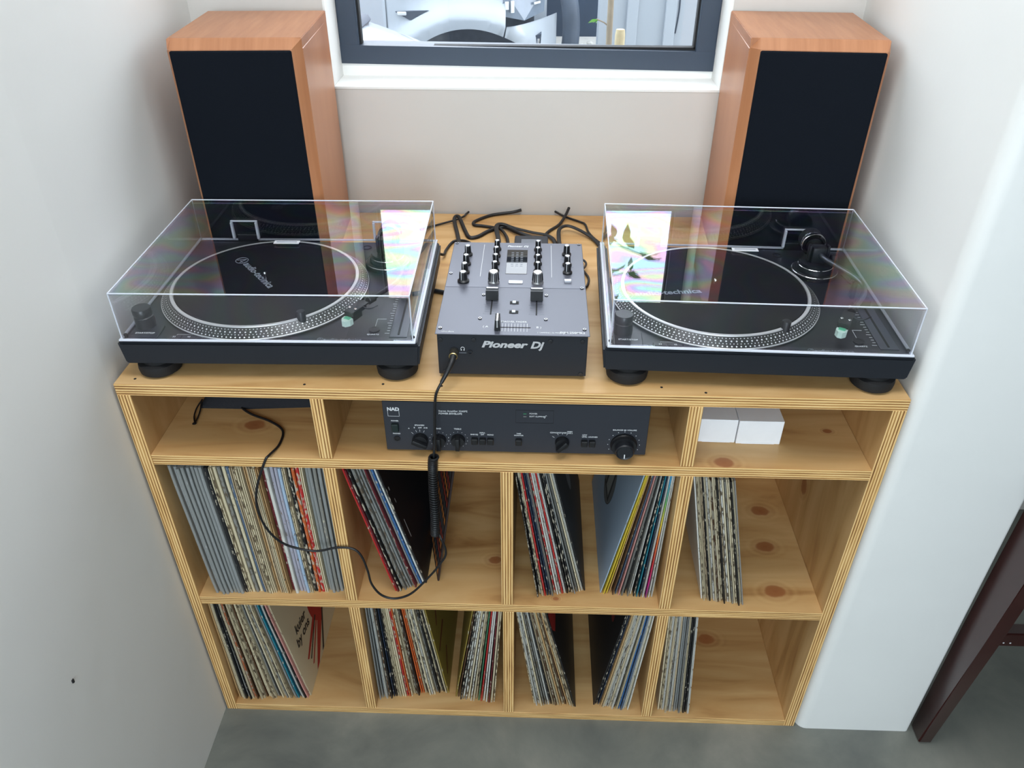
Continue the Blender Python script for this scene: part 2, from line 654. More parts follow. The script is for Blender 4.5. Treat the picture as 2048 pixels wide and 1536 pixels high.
# mortar fillet under the frame
bm = B()
box(bm, WX0 + rv, WX1 - rv, BACK + 0.088, BACK + 0.13, WZ0 + rv, 1.1465)
obj('sill_mortar', bm, M_reveal, wb)

# ------------------------------------------------------------------ plywood record cabinet
cab = thing('record_cabinet', 'plywood record cabinet with open compartments built into the alcove', 'cabinet', (0, 0, 0))
DEP = 0.669


def board(name, x0, x1, z0, z1, kind, knots=(), y1=DEP, tone=1.0, y0=0.0):
    """a plywood board; its front edge shows the veneers. origin at its front lower left corner"""
    ax = 'x' if kind == 'h' else 'z'
    mf = ply_face('plywood_' + name, [(kx - x0, ky - y0, kz - z0, kr) for kx, ky, kz, kr in knots], ax, tone)
    bm = B()
    box(bm, 0, x1 - x0, 0, y1 - y0, 0, z1 - z0, 0.0007, 1)
    for f in bm.faces:
        f.normal_update()
        if abs(f.calc_center_median().y) < 0.0006 or f.normal.y < -0.5 or (kind == 'h' and abs(f.normal.x) > 0.5):
            f.material_index = 1
    return obj(name, bm, [mf, M_pedge_h if kind == 'h' else M_pedge_v], cab, (x0, y0, z0))


board('worktop', L_, R_, H - T, H, 'h')
board('side_panel', L_, L_ + T, 0, H - T, 'v')
board('side_panel', R_ - T, R_, 0, H - T, 'v', [(R_ - T, 0.16, 0.74, 0.012), (R_ - T, 0.22, 0.48, 0.02)])
board('shelf', L_ + T, R_ - T, Z1 - T, Z1, 'h', [(-0.435, 0.084, Z1, 0.019), (0.35, 0.012, Z1, 0.017), (0.54, 0.10, Z1, 0.008)])
board('shelf', L_ + T, R_ - T, Z2 - T, Z2, 'h', [(0.526, 0.265, Z2, 0.02), (0.513, 0.163, Z2, 0.019), (0.506, 0.048, Z2, 0.021), (-0.029, 0.109, Z2, 0.014), (0.09, 0.017, Z2, 0.006)])
board('bottom_board', L_ + T, R_ - T, 0, Z3, 'h', [(0.45, 0.2, Z3, 0.02)], tone=0.95)
for x in (-0.3035, 0.2775):
    board('divider', x, x + T, Z1, H - T, 'v', [(x + T, 0.1, 0.77, 0.012)])
for x in (-0.302, -0.011, 0.281):
    board('divider', x, x + T, Z2, Z1 - T, 'v')
for x in (-0.301, -0.009, 0.281):
    board('divider', x, x + T, Z3, Z2 - T, 'v')
bm = B()
box(bm, L_ + T, R_ - T, 0.40, 0.409, Z3, Z2 - T)
box(bm, L_ + T, R_ - T, 0.40, 0.409, Z2, Z1 - T)
box(bm, L_ + T, R_ - T, 0.40, 0.409, Z1, H - T)
obj('back_panel', bm, ply_face('plywood_back', (), 'x'), cab)
# screw holes along the front of the worktop
for x, y in ((-0.575, 0.015), (-0.19, 0.014), (0.235, 0.02), (0.585, 0.035), (-0.31, 0.009), (-0.1, 0.012), (0.3, 0.008)):
    bm = B()
    cyl(bm, (0, 0, 0), 0.0022, 0.0004, 8)
    obj('screw_hole', bm, M_blackrub, cab, (x, y, H - 0.0001))

# ------------------------------------------------------------------ speakers


def speaker(label, cx, yf, rz, w=0.236, inner=1, d=0.252, ztop=1.268):
    h = ztop - H
    s = thing('bookshelf_speaker', label, 'speaker', (cx, yf, H), (0, 0, rz), 'cherry speakers')
    c = 0.016
    hw = w / 2
    bm = B()
    # cabinet with chamfered front edges (front frame recessed for the grille)
    cl, cr = (0.006, c) if inner > 0 else (c, 0.006)      # wide chamfer on the inner side
    prof = [(-hw, d), (hw, d), (hw, cr), (hw - cr, 0.0), (-hw + cl, 0.0), (-hw, cl)]
    vs_low = []
    lv = [(0.0, 0.0), (h - c, 0.0), (h, c)]
    rings = []
    for z, inset in lv:
        ring = []
        for (x, y) in prof:
            yy = y
            if inset and y < c + 1e-6:
                yy = max(y, c)
            ring.append(bm.verts.new((x, yy, z)))
        rings.append(ring)
    n = len(prof)
    for a, b_ in zip(rings, rings[1:]):
        for k in range(n):
            vs = [a[k], a[(k + 1) % n], b_[(k + 1) % n], b_[k]]
            bm.faces.new(vs)
    bm.faces.new(rings[0])
    bm.faces.new(rings[-1])
    bmesh.ops.remove_doubles(bm, verts=bm.verts[:], dist=1e-5)
    es = [e for e in bm.edges if e.calc_length() > 0.03]
    bmesh.ops.bevel(bm, geom=es, offset=0.0012, segments=2, affect='EDGES')
    obj('speaker_box', bm, M_cherry, s)
    bm = B()
    box(bm, -hw + cl, hw - cr, -0.004, 0.006, 0.012, h - c - 0.0005, 0.0025, 2)
    obj('grille', bm, M_cloth, s)
    return s


speaker('cherry wood speaker standing behind the left turntable', -0.4610, 0.386, math.radians(3.5), 0.220, 1)
speaker('cherry wood speaker standing behind the right turntable', 0.4975, 0.413, math.radians(-3.2), 0.224, -1)

# ------------------------------------------------------------------ turntables
M_deck = simple('turntable_deck_black', (33, 36, 42), 0.33, spec=0.5, vary=0.04)
M_slip = simple('black_felt_slipmat', (26, 27, 31), 0.95, spec=0.1, vary=0.25, scale=700)
M_strobe = simple('strobe_band_black', (30, 31, 33), 0.3)
M_green = simple('stylus_green_plastic', (92, 176, 140), 0.35)
M_clearp = see_through('clear_stylus_guard', (214, 236, 226), 0.7, 0.15)
M_sil = simple('silver_label', (202, 203, 206), 0.4, metal=0.3)


def turntable(label, cover_label, cx, cy, rz, logo_xy, logo_rot, slider_y, lettering_cut):
    t = thing('turntable', label, 'turntable', (cx, cy, H), (0, 0, rz), 'turntables')
    hx, hy = 0.2275, 0.1775
    zb, zt = 0.026, 0.0685
    # plinth, slightly narrower at the bottom
    bm = B()
    box(bm, -hx, hx, -hy, hy, zb, zt - 0.003)
    for v in bm.verts:
        if v.co.z < zb + 0.001:
            v.co.x *= 0.985
            v.co.y *= 0.985
    es = [e for e in bm.edges]
    bmesh.ops.bevel(bm, geom=es, offset=0.003, segments=2, affect='EDGES')
    obj('plinth', bm, M_blackmetal, t)
    bm = B()
    box(bm, -hx + 0.004, hx - 0.004, -hy + 0.004, hy - 0.004, zt - 0.004, zt, 0.0012, 2)
    deck = obj('deck_plate', bm, M_deck, t)
    for sx in (-1, 1):
        for sy in (-1, 1):
            bm = B()
            lathe(bm, [(0, 0), (0.026, 0), (0.0315, 0.004), (0.0325, 0.012), (0.0315, 0.019), (0.024, 0.021), (0.024, 0.03), (0, 0.03)], 32)
            obj('foot', bm, M_blackrub, t, (sx * 0.186, sy * 0.142 - 0.006, 0), smooth=40)
    # platter
    pc = (-0.043, -0.012)
    pl = bpy.data.objects.new('platter', None)
    bm = B()
    lathe(bm, [(0, 0.0), (0.160, 0.0), (0.166, 0.0015), (0.1665, 0.0035), (0.1655, 0.0042)], 96)
    lathe(bm, [(0.1512, 0.0155), (0.1508, 0.0168), (0.1462, 0.0168), (0.1458, 0.0145), (0, 0.0145)], 96)
    pl = obj('platter', bm, M_platter, t, (pc[0], pc[1], zt + 0.001), smooth=30)
    bm = B()
    lathe(bm, [(0.1655, 0.0042), (0.1512, 0.0155)], 96)
    obj('strobe_band', bm, M_strobe, pl, smooth=60)
    bm = B()
    r0, h0, r1, h1 = 0.1655, 0.0042, 0.1512, 0.0155
    sl = Vector((r1 - r0, 0, h1 - h0)).normalized()
    for row, (f, cnt, rad) in enumerate(((0.84, 180, 0.00085), (0.60, 128, 0.00135), (0.38, 190, 0.00085), (0.15, 150, 0.00125))):
        rr, hh = r0 + (r1 - r0) * f, h0 + (h1 - h0) * f
        for k in range(cnt):
            a = 2 * PI * (k + 0.3 * row) / cnt
            ca, sa = math.cos(a), math.sin(a)
            tan = Vector((-sa, ca, 0))
            s3 = Vector((sl.x * ca, sl.x * sa, sl.z))
            nrm = tan.cross(s3)
            cpt = Vector((rr * ca, rr * sa, hh)) + nrm * (0.00025 if nrm.z > 0 else -0.00025)
            bm.faces.new([bm.verts.new(cpt + tan * (rad * math.cos(q * PI / 4)) + s3 * (rad * math.sin(q * PI / 4))) for q in range(8)])
    obj('strobe_dots', bm, M_dot, pl, kind='stuff')
    bm = B()
    lathe(bm, [(0, 0.0146), (0.1445, 0.0146), (0.1452, 0.0155), (0.1445, 0.0172), (0, 0.0172)], 96)
    sm = obj('slipmat', bm, M_slip, t, (pc[0], pc[1], zt + 0.001), smooth=30)
    bm = B()
    lathe(bm, [(0, 0.0), (0.0036, 0.0), (0.0036, 0.011), (0.0024, 0.0145), (0, 0.0152)], 16)
    obj('spindle', bm, M_chrome, t, (pc[0], pc[1], zt + 0.018), smooth=40)
    # slipmat logo: ring with a peak, then the name
    la = logo_rot
    text('audio-technica', 0.0185, M_greyp, sm, (logo_xy[0], logo_xy[1], 0.0175), (0, 0, la), bold=0.0004, depth=0.0001)
    bm = B()
    cpos = (logo_xy[0] - 0.014 * math.cos(la) - 0.004 * math.sin(la), logo_xy[1] - 0.014 * math.sin(la) + 0.004 * math.cos(la), 0.0176)
    ring = [(cpos[0] + 0.0105 * math.cos(2 * PI * k / 24), cpos[1] + 0.0105 * math.sin(2 * PI * k / 24), cpos[2]) for k in range(25)]
    tube(bm, ring, 0.0006, 4)
    for p, q in (((-0.006, -0.006), (0.001, 0.008)), ((0.001, 0.008), (0.0045, -0.006)), ((-0.001, -0.002), (0.006, -0.002))):
        ca, sa = math.cos(la), math.sin(la)
        tube(bm, [(cpos[0] + v[0] * ca - v[1] * sa, cpos[1] + v[0] * sa + v[1] * ca, cpos[2]) for v in (p, q)], 0.0006, 4)
    obj('logo', bm, M_greyp, sm)
    # power knob with strobe lamp
    bm = B()
    lathe(bm, [(0, 0), (0.0145, 0), (0.0140, 0.020), (0.0128, 0.021), (0.0128, 0.024), (0.0142, 0.0245), (0.0142, 0.033), (0.0130, 0.0345), (0, 0.0345)], 32)
    kn = obj('power_knob', bm, M_knob, t, (-0.197, -0.136, zt), smooth=40)
    bm = B()
    box(bm, -0.004, 0.004, 0.0, 0.002, 0.004, 0.016)
    obj('strobe_lens', bm, simple('red_strobe_lens', (96, 24, 22), 0.2), kn, (0.0085, 0.0085, 0), (0, 0, -PI / 4))
    # start/stop button
    bm = B()
    box(bm, -0.0215, 0.0215, -0.019, 0.019, 0, 0.003, 0.001)
    ss = obj('start_stop_button', bm, M_deck, t, (-0.190, -0.154, zt))
    text('START/STOP', 0.0052, M_white, ss, (0, -0.006, 0.0031), FLAT, align='CENTER', bold=0.00006)
    # speed buttons
    for k in range(3):
        bm = B()
        box(bm, -0.0105, 0.0105, -0.0045, 0.0045, 0, 0.0022, 0.0008)
        sb = obj('speed_button', bm, M_deck, t, (-0.143 + 0.0225 * k, -0.1665, zt))
        text(('33', '45', '78')[k], 0.005, M_white, sb, (0, -0.002, 0.0023), FLAT, align='CENTER')
    bm = B()
    tube(bm, [(-0.142, -0.159, zt + 0.0002), (-0.142, -0.157, zt + 0.0002), (-0.098, -0.157, zt + 0.0002), (-0.098, -0.159, zt + 0.0002)], 0.0003, 4)
    obj('speed_bracket', bm, M_white, t)
    # pop-up target light
    bm = B()
    lathe(bm, [(0, 0), (0.0085, 0), (0.0085, 0.002), (0.0068, 0.0025), (0.0068, 0.028), (0.0058, 0.0295), (0, 0.0295)], 24)
    obj('target_light', bm, M_black, t, (0.044, -0.134, zt), smooth=40)
    # pitch fader
    bm = B()
    box(bm, -0.0135, 0.0135, -0.072, 0.072, 0, 0.0012, 0.0005)
    pf = obj('pitch_plate', bm, simple('pitch_plate_grey', (58, 60, 70), 0.3), t, (0.193, -0.088, zt))
    bm = B()
    box(bm, -0.0015, 0.0015, -0.066, 0.066, 0.0012, 0.0016)
    obj('slot', bm, M_blackrub, pf)
    bm = B()
    prism(bm, [(-0.008, 0.0014), (0.008, 0.0014), (0.0065, 0.011), (0.0025, 0.009), (-0.0025, 0.009), (-0.0065, 0.011)], -0.0095, 0.0095, 'x')
    obj('slider', bm, M_knob, pf, (0, slider_y, 0))
    for k in range(17):
        bm = B()
        wd = 0.007 if k % 4 == 0 else 0.0045
        box(bm, -wd, 0, -0.0003, 0.0003, 0, 0.0002)
        obj('pitch_mark', bm, M_white, pf, (-0.0148, -0.06 + 0.0075 * k, 0.0001))
    bm = B()
    lathe(bm, [(0.0062, 0.0), (0.0085, 0.0), (0.0085, 0.0018), (0.0062, 0.0018)], 24)
    lathe(bm, [(0, 0.0014), (0.0062, 0.0014)], 24)
    qz = obj('quartz_button', bm, M_black, t, (0.154, -0.139, zt), smooth=40)
    text('QUARTZ', 0.0046, M_white, t, (0.154, -0.1535, zt + 0.0002), FLAT, align='CENTER')
    bm = B()
    tube(bm, [(0.154, -0.129, zt + 0.0002), (0.154, -0.106, zt + 0.0002), (0.168, -0.106, zt + 0.0002)], 0.0003, 4)
    obj('quartz_line', bm, M_white, t)
    # maker's name along the front edge
    text('audio-technica', 0.0085, M_greyp, t, (0.082, -0.170, zt + 0.0002), FLAT, bold=0.00008, stretch=1.15)
    bm = B()
    tube(bm, [(0.077 + 0.0042 * math.cos(2 * PI * k / 16), -0.1675 + 0.0042 * math.sin(2 * PI * k / 16), zt + 0.0003) for k in range(17)], 0.0004, 4)
    tube(bm, [(0.0748, -0.1695, zt + 0.0003), (0.0775, -0.1645, zt + 0.0003), (0.079, -0.1695, zt + 0.0003)], 0.0004, 4)
    obj('logo', bm, M_greyp, t)
    # tonearm base
    ax, ay = 0.143, 0.085
    bm = B()
    lathe(bm, [(0, 0), (0.039, 0), (0.039, 0.006), (0.036, 0.008), (0.031, 0.008), (0.030, 0.016), (0.026, 0.017), (0.026, 0.022), (0, 0.022)], 48)
    tb = obj('tonearm_base', bm, M_black, t, (ax, ay, zt), smooth=35)
    for rr, zz in ((0.0375, 0.0072), (0.0285, 0.0168)):
        bm = B()
        tube(bm, [(rr * math.cos(2 * PI * k / 40), rr * math.sin(2 * PI * k / 40), zz) for k in range(41)], 0.0005, 4)
        obj('base_ring', bm, M_chrome, tb)
    bm = B()
    box(bm, -0.012, 0.012, -0.010, 0.010, 0.020, 0.050, 0.003)
    box(bm, -0.017, -0.013, -0.006, 0.006, 0.024, 0.052, 0.001)
    box(bm, 0.013, 0.017, -0.006, 0.006, 0.024, 0.052, 0.001)
    obj('gimbal', bm, M_black, tb, smooth=40)
    bm = B()
    cyl(bm, (0, 0, 0), 0.0085, 0.010, 24, 'x', bev=0.001)
    obj('anti_skate_dial', bm, M_black, tb, (0.020, -0.008, 0.030), smooth=40)
    az = 0.038
    bm = B()
    arm = catmull([(0, 0.018, az), (0.004, -0.02, az), (0.022, -0.060, az), (0.038, -0.097, az), (0.040, -0.122, az), (0.030, -0.150, az - 0.001), (0.012, -0.178, az - 0.002), (0.000, -0.194, az - 0.003)], 7)
    tube(bm, arm, 0.0042, 12)
    ta = obj('tonearm', bm, M_arm if lettering_cut else M_black, t, (ax, ay, zt), smooth=60)
    bm = B()
    cyl(bm, (0, 0, 0), 0.0062, 0.014, 20, 'y', bev=0.0008)
    obj('collar', bm, M_black, ta, (0.0, -0.196, az - 0.003), (0, 0, math.radians(-33)), smooth=40)
    # counterweight
    bm = B()
    cyl(bm, (0, 0.020, az), 0.006, 0.03, 16, 'y')
    obj('rear_stub', bm, M_chrome, ta, smooth=40)
    bm = B()
    cyl(bm, (0, 0, 0), 0.0195, 0.024, 40, 'y', bev=0.0012)
    cw = obj('counterweight', bm, M_black, ta, (0, 0.036, az), smooth=40)
    bm = B()
    lathe(bm, [(0.0152, -0.007), (0.0198, -0.007), (0.0203, -0.006), (0.0203, 0.004), (0.0198, 0.005)], 40, axis='y')
    obj('weight_ring', bm, M_chrome, cw, smooth=40)
    bm = B()
    cyl(bm, (0, 0, 0), 0.012, 0.004, 30, 'y')
    obj('weight_end', bm, M_blackrub, cw, (0, -0.009, 0))
    # headshell and cartridge
    hs = bpy.data.objects.new('headshell', None)
    bm = B()
    box(bm, -0.0085, 0.0085, -0.030, 0.010, 0.0, 0.0035, 0.001)
    box(bm, -0.0085, -0.0065, -0.028, 0.004, -0.004, 0.001, 0.0004)
    box(bm, 0.0065, 0.0085, -0.028, 0.004, -0.004, 0.001, 0.0004)
    hs = obj('headshell', bm, M_black, t, (ax - 0.009, ay - 0.210, zt + az - 0.003), (0, 0, math.radians(-28)))
    bm = B()
    tube(bm, catmull([(0.008, -0.004, 0.002), (0.016, -0.004, 0.001), (0.024, -0.001, 0.003), (0.030, 0.005, 0.006)], 5), 0.0011, 6)
    obj('finger_lift', bm, M_black, hs, smooth=60)
    for sx in (-1, 1):
        bm = B()
        cyl(bm, (sx * 0.0055, -0.018, 0.0035), 0.0022, 0.0016, 12, bev=0.0004)
        obj('screw', bm, M_chrome, hs, smooth=40)
    bm = B()
    box(bm, -0.0075, 0.0075, -0.028, -0.006, -0.013, -0.0005, 0.001)
    ct = obj('cartridge', bm, M_black, hs)
    bm = B()
    prism(bm, [(-0.0078, -0.029), (0.0078, -0.029), (0.0078, -0.036), (0.003, -0.0425), (-0.003, -0.0425), (-0.0078, -0.036)], -0.0155, -0.006, 'z')
    obj('stylus_guard', bm, M_clearp, ct)
    bm = B()
    box(bm, -0.005, 0.005, -0.0355, -0.0285, -0.0150, -0.0048, 0.0005)
    obj('stylus', bm, M_green, ct)
    # arm rest and cue lever
    bm = B()
    box(bm, 0.0, 0.007, -0.006, 0.006, 0, 0.036, 0.001)
    box(bm, -0.006, 0.013, -0.004, 0.004, 0.030, 0.034, 0.001)
    obj('arm_rest', bm, M_black, t, (ax + 0.036, ay - 0.085, zt), smooth=40)
    bm = B()
    tube(bm, [(0.036, -0.030, 0.012), (0.040, -0.062, 0.014), (0.041, -0.078, 0.019)], 0.0016, 8)
    obj('cue_lever', bm, M_black, tb, smooth=60)
    # 45 adaptor well and rear hinge housings
    bm = B()
    lathe(bm, [(0.006, 0.0), (0.0085, 0.0), (0.0085, 0.0008), (0.006, 0.0008), (0.006, 0.0)], 24)
    obj('adaptor_well', bm, M_blackrub, t, (0.095, 0.150, zt))
    for sx in (-0.13, 0.13):
        bm = B()
        box(bm, -0.019, 0.019, 0.0, 0.012, 0.044, zt + 0.014, 0.002)
        obj('hinge_block', bm, M_black, t, (sx, hy - 0.004, 0))
    # rubber bump stops on the deck's front corners
    for sx in (-1, 1):
        bm = B()
        cyl(bm, (0, 0, 0), 0.003, 0.006, 10, bev=0.001)
        obj('bump_stop', bm, M_blackrub, t, (sx * 0.2165, -hy + 0.012, zt), smooth=40)

    # ---- dust cover, a thing of its own resting on the deck
    dc = thing('dust_cover', cover_label, 'dust cover', (cx, cy, H + zt), (0, 0, rz), 'clear dust covers')
    cw_, cd = 0.2175, 0.1755
    hh = 0.0795
    th = 0.003
    z0 = 0.0006
    bm = B()
    box(bm, -cw_, cw_, -cd, cd, hh - th, hh, 0.0012, 2)
    top = obj('lid_top', bm, M_acryl, dc)
    for (a, b_, c, d) in ((-cw_, cw_, -cd, -cd + th), (-cw_, -cw_ + th, -cd + th, cd - th), (cw_ - th, cw_, -cd + th, cd - th), (-cw_, cw_, cd - th, cd)):
        bm = B()
        box(bm, a, b_, c, d, z0 + 0.003, hh - th)
        obj('lid_wall', bm, M_acryl_side, dc)
    # thickened lower rim; pale tubes draw the highlights along the other edges
    bm = B()
    e = 0.004
    for (a, b_, c, d) in ((-cw_ - e, cw_ + e, -cd - e, -cd + 0.0005), (-cw_ - e, -cw_ + 0.0005, -cd, cd), (cw_ - 0.0005, cw_ + e, -cd, cd), (-cw_ - e, cw_ + e, cd - 0.0005, cd + e)):
        box(bm, a, b_, c, d, z0, z0 + 0.0032, 0.0008, 1)
    obj('lower_rim', bm, M_acedge, dc)
    q = 0.0011
    lines = []
    for sy in (-1, 1):
        lines.append(((-cw_, sy * cd, hh), (cw_, sy * cd, hh)))
    for sx in (-1, 1):
        lines.append(((sx * cw_, -cd, hh), (sx * cw_, cd, hh)))
        lines.append(((sx * cw_, -cd, z0 + 0.003), (sx * cw_, -cd, hh)))
        lines.append(((sx * cw_, cd, z0 + 0.003), (sx * cw_, cd, hh)))
    for a, b_ in lines:
        bm = B()
        tube(bm, [a, b_], q, 8)
        obj('lid_edge_highlight', bm, M_acedge, dc, smooth=60)
    # hinge sockets moulded into the rear wall
    for sx in (-0.13, 0.13):
        bm = B()
        for s2 in (-1, 1):
            box(bm, s2 * 0.0225 - 0.002, s2 * 0.0225 + 0.002, cd - th - 0.007, cd - th, 0.008, 0.040, 0.0006, 1)
        box(bm, -0.0245, 0.0245, cd - th - 0.004, cd - th, 0.040, 0.0425, 0.0006, 1)
        obj('hinge_socket', bm, M_acedge, dc, (sx, 0, 0))
    # small silver badge on the lid
    bm = B()
    box(bm, -0.0205, 0.0205, -0.0055, 0.0055, 0, 0.0008, 0.0003, 1)
    bd = obj('badge', bm, M_sil, dc, (-0.002, 0.0, hh))
    bm = B()
    box(bm, -0.0165, 0.0165, -0.0018, 0.0018, 0, 0.0002)
    obj('badge_print', bm, M_greyp, bd, (0, 0.0005, 0.0007))
    return t, dc


turntable('black turntable on the left of the worktop with stylus resting by the platter',
          'clear acrylic dust cover closed over the left turntable', -0.361, 0.196, math.radians(1.0),
          (-0.055, 0.055), math.radians(-52), 0.05, False)
turntable('black turntable on the right of the worktop with silver ringed counterweight',
          'clear acrylic dust cover closed over the right turntable', 0.374, 0.194, math.radians(-1.5),
          (-0.130, -0.038), math.radians(9), 0.062, True)

# ------------------------------------------------------------------ DJ mixer
M_mixtop = simple('mixer_top_painted_sheen', (92, 94, 105), 0.38, spec=0.5, vary=0.02, metal=0.2)  # black plate lifted to grey, painting in reflected window and wall light
M_mixtop2 = simple('mixer_upper_panel', (102, 104, 115), 0.38, spec=0.5, vary=0.02, metal=0.2)  # same painted sheen, a step lighter on the rear half
M_gloss = simple('glossy_black_panel', (12, 13, 16), 0.03, spec=1.0)
MX0, MX1, MY0, MY1, MH = -0.108, 0.122, 0.0355, 0.3525, 0.080
mxr = thing('dj_mixer', 'two channel DJ mixer with painted sheen on its black top standing between the turntables', 'mixer', (0.007, MY0, H))
ox = 0.007
hw = (MX1 - MX0) / 2
dy = MY1 - MY0
bm = B()
box(bm, -hw + 0.002, hw - 0.002, 0.001, dy - 0.001, 0.006, MH - 0.0015, 0.0012)
obj('chassis', bm, M_blackmetal, mxr)
bm = B()
box(bm, -hw - 0.0005, hw + 0.0005, -0.0015, dy, MH - 0.0015, MH, 0.0006, 1)
obj('top_plate', bm, M_mixtop, mxr)
bm = B()
box(bm, -hw + 0.0008, hw - 0.0008, 0.146, dy - 0.001, MH, MH + 0.0004)
obj('upper_panel', bm, M_mixtop2, mxr)
for sx in (-1, 1):
    for yy in (0.02, dy - 0.02):
        bm = B()
        cyl(bm, (0, 0, 0), 0.009, 0.0065, 20)
        obj('foot', bm, M_blackrub, mxr, (sx * (hw - 0.02), yy, 0))


def MP(x, y, z=0.0):
    return (x - ox, y - MY0, MH + z)


# glossy level display with white ticks
bm = B()
box(bm, -0.018, 0.018, -0.046, 0.046, 0, 0.0009, 0.0003, 1)
dsp = obj('level_display', bm, M_gloss, mxr, MP(0.0072, 0.2755, 0.0004))
for sx in (-0.008, 0, 0.008):
    for k in range(9):
        bm = B()
        box(bm, -0.0022, 0.0022, -0.0009, 0.0009, 0, 0.0001)
        obj('level_mark', bm, M_greyp, dsp, (sx, -0.018 + 0.0065 * k, 0.0009))


def small_knob(x, y, r=0.0050, h=0.0185, cap=True):
    bm = B()
    lathe(bm, [(0, 0), (r * 1.45, 0), (r * 1.45, 0.003), (r * 1.05, 0.005), (r * 0.92, h - 0.0008), (r * 0.78, h), (0, h)], 18)
    k = obj('knob', bm, M_knob, mxr, MP(x, y, 0.0004), smooth=35)
    bm = B()
    lathe(bm, [(0, 0.0), (r * 0.7, 0.0), (r * 0.66, 0.0006), (0, 0.0006)], 16)
    obj('knob_cap', bm, M_knobtop, k, (0, 0, h - 0.0001), smooth=35)
    bm = B()
    box(bm, -0.0004, 0.0004, -r * 1.05, -r * 0.2, h * 0.3, h + 0.0007)
    obj('pointer', bm, M_white, k, (0, 0, 0), (0, 0, random.uniform(-0.5, 0.5)))
    return k


for x in (-0.029, 0.0435):
    for y in (0.322, 0.295, 0.266, 0.238):
        small_knob(x, y)
    bm = B()
    lathe(bm, [(0, 0), (0.0098, 0), (0.0098, 0.003), (0.0086, 0.005), (0.0074, 0.0205), (0.0064, 0.0215), (0, 0.0215)], 28)
    k = obj('channel_filter_knob', bm, M_alu, mxr, MP(x, 0.1975, 0.0004), smooth=30)
    for q in range(14):
        a = 2 * PI * q / 14
        bm = B()
        tube(bm, [(0.0087 * math.cos(a), 0.0087 * math.sin(a), 0.0055), (0.0077 * math.cos(a), 0.0077 * math.sin(a), 0.0190)], 0.0007, 5)
        obj('grip_rib', bm, M_knob, k)
for y in (0.299, 0.2625, 0.231, 0.1995):
    small_knob(-0.0795, y, 0.0056 if y > 0.22 else 0.0068)
for y in (0.305, 0.264, 0.2355):
    small_knob(0.0938, y, 0.0056)
bm = B()
box(bm, -0.006, 0.006, -0.003, 0.003, 0, 0.005, 0.001)
obj('headphone_switch', bm, M_knobtop, mxr, MP(0.0935, 0.203, 0.0004))
for y in (0.315, 0.28, 0.25):
    bm = B()
    box(bm, -0.0115, 0.0115, -0.0003, 0.0003, 0, 0.0002)
    obj('panel_line', bm, M_greyp, mxr, MP(0.094, y + 0.008, 0.0004))
for x in (-0.053, 0.067):
    bm = B()
    box(bm, -0.0003, 0.0003, -0.062, 0.062, 0, 0.0002)
    obj('panel_line', bm, M_white, mxr, MP(x, 0.281, 0.0004))
bm = B()
box(bm, -0.012, 0.012, -0.0045, 0.0045, 0, 0.0022, 0.001)
obj('filter_button', bm, M_knobtop, mxr, MP(0.0072, 0.199, 0.0004))
# channel faders
for x in (-0.0285, 0.0425):
    bm = B()
    box(bm, -0.0011, 0.0011, -0.033, 0.033, 0, 0.0002)
    obj('fader_slot', bm, M_blackrub, mxr, MP(x, 0.126, 0.0001))
    for q in range(11):
        bm = B()
        wd = 0.0125 if q % 5 == 0 else 0.010
        box(bm, -wd, wd, -0.00025, 0.00025, 0, 0.0001)
        obj('fader_mark', bm, M_greyp, mxr, MP(x, 0.096 + 0.0058 * q, 0.00005))
    bm = B()
    prism(bm, [(-0.0075, 0.002), (0.0075, 0.002), (0.0062, 0.018), (0.002, 0.0165), (-0.002, 0.0165), (-0.0062, 0.018)], -0.0100, 0.0100, 'x')
    fk = obj('channel_fader', bm, M_knob, mxr, MP(x, 0.1425, 0.0))
    bm = B()
    box(bm, -0.0095, 0.0095, 0.0030, 0.0062, 0.0168, 0.0186, 0.0005, 1)
    obj('fader_line', bm, M_knobtop, fk)
for y in (0.131, 0.1015):
    bm = B()
    box(bm, -0.007, 0.007, -0.0042, 0.0042, 0, 0.0006)
    sw = obj('curve_switch', bm, M_blackrub, mxr, MP(0.0072, y, 0.0))
    bm = B()
    box(bm, -0.003, 0.0026, -0.0026, 0.0026, 0.0005, 0.003, 0.0005, 1)
    obj('switch_lever', bm, M_white, sw)
    bm = B()
    box(bm, -0.011, 0.011, -0.0003, 0.0003, 0, 0.0001)
    obj('panel_line', bm, M_greyp, mxr, MP(0.0072, y + 0.008, 0.00005))
# crossfader
bm = B()
box(bm, -0.0265, 0.0265, -0.0010, 0.0010, 0, 0.0002)
obj('crossfader_slot', bm, M_blackrub, mxr, MP(0.0075, 0.0555, 0.0001))
for q in range(10):
    bm = B()
    box(bm, -0.00025, 0.00025, -0.0115, 0.0115, 0, 0.0001)
    obj('fader_mark', bm, M_white, mxr, MP(-0.0135 + 0.0047 * q, 0.0555, 0.00005))
bm = B()
prism(bm, [(-0.0045, 0.001), (0.0045, 0.001), (0.0035, 0.019), (0.0014, 0.0178), (-0.0014, 0.0178), (-0.0035, 0.019)], -0.0105, 0.0105, 'y')
cf = obj('crossfader', bm, M_knob, mxr, MP(-0.0158, 0.0545, 0.0))
bm = B()
box(bm, -0.0012, 0.0012, -0.0110, 0.0110, 0.006, 0.0187, 0.0003, 1)
obj('fader_line', bm, M_chrome, cf)
text('MAGVEL FADER', 0.0056, M_white, mxr, MP(0.0085, 0.0705, 0.0001), FLAT, align='CENTER', bold=0.00005)
text('( A', 0.0068, M_white, mxr, MP(-0.0385, 0.0545, 0.0001), FLAT, bold=0.00005)
text('B )', 0.0068, M_white, mxr, MP(0.0425, 0.0545, 0.0001), FLAT, bold=0.00005)
text('DJM-250MK2', 0.0068, M_white, mxr, MP(0.078, 0.0405, 0.0001), FLAT, bold=0.00008)
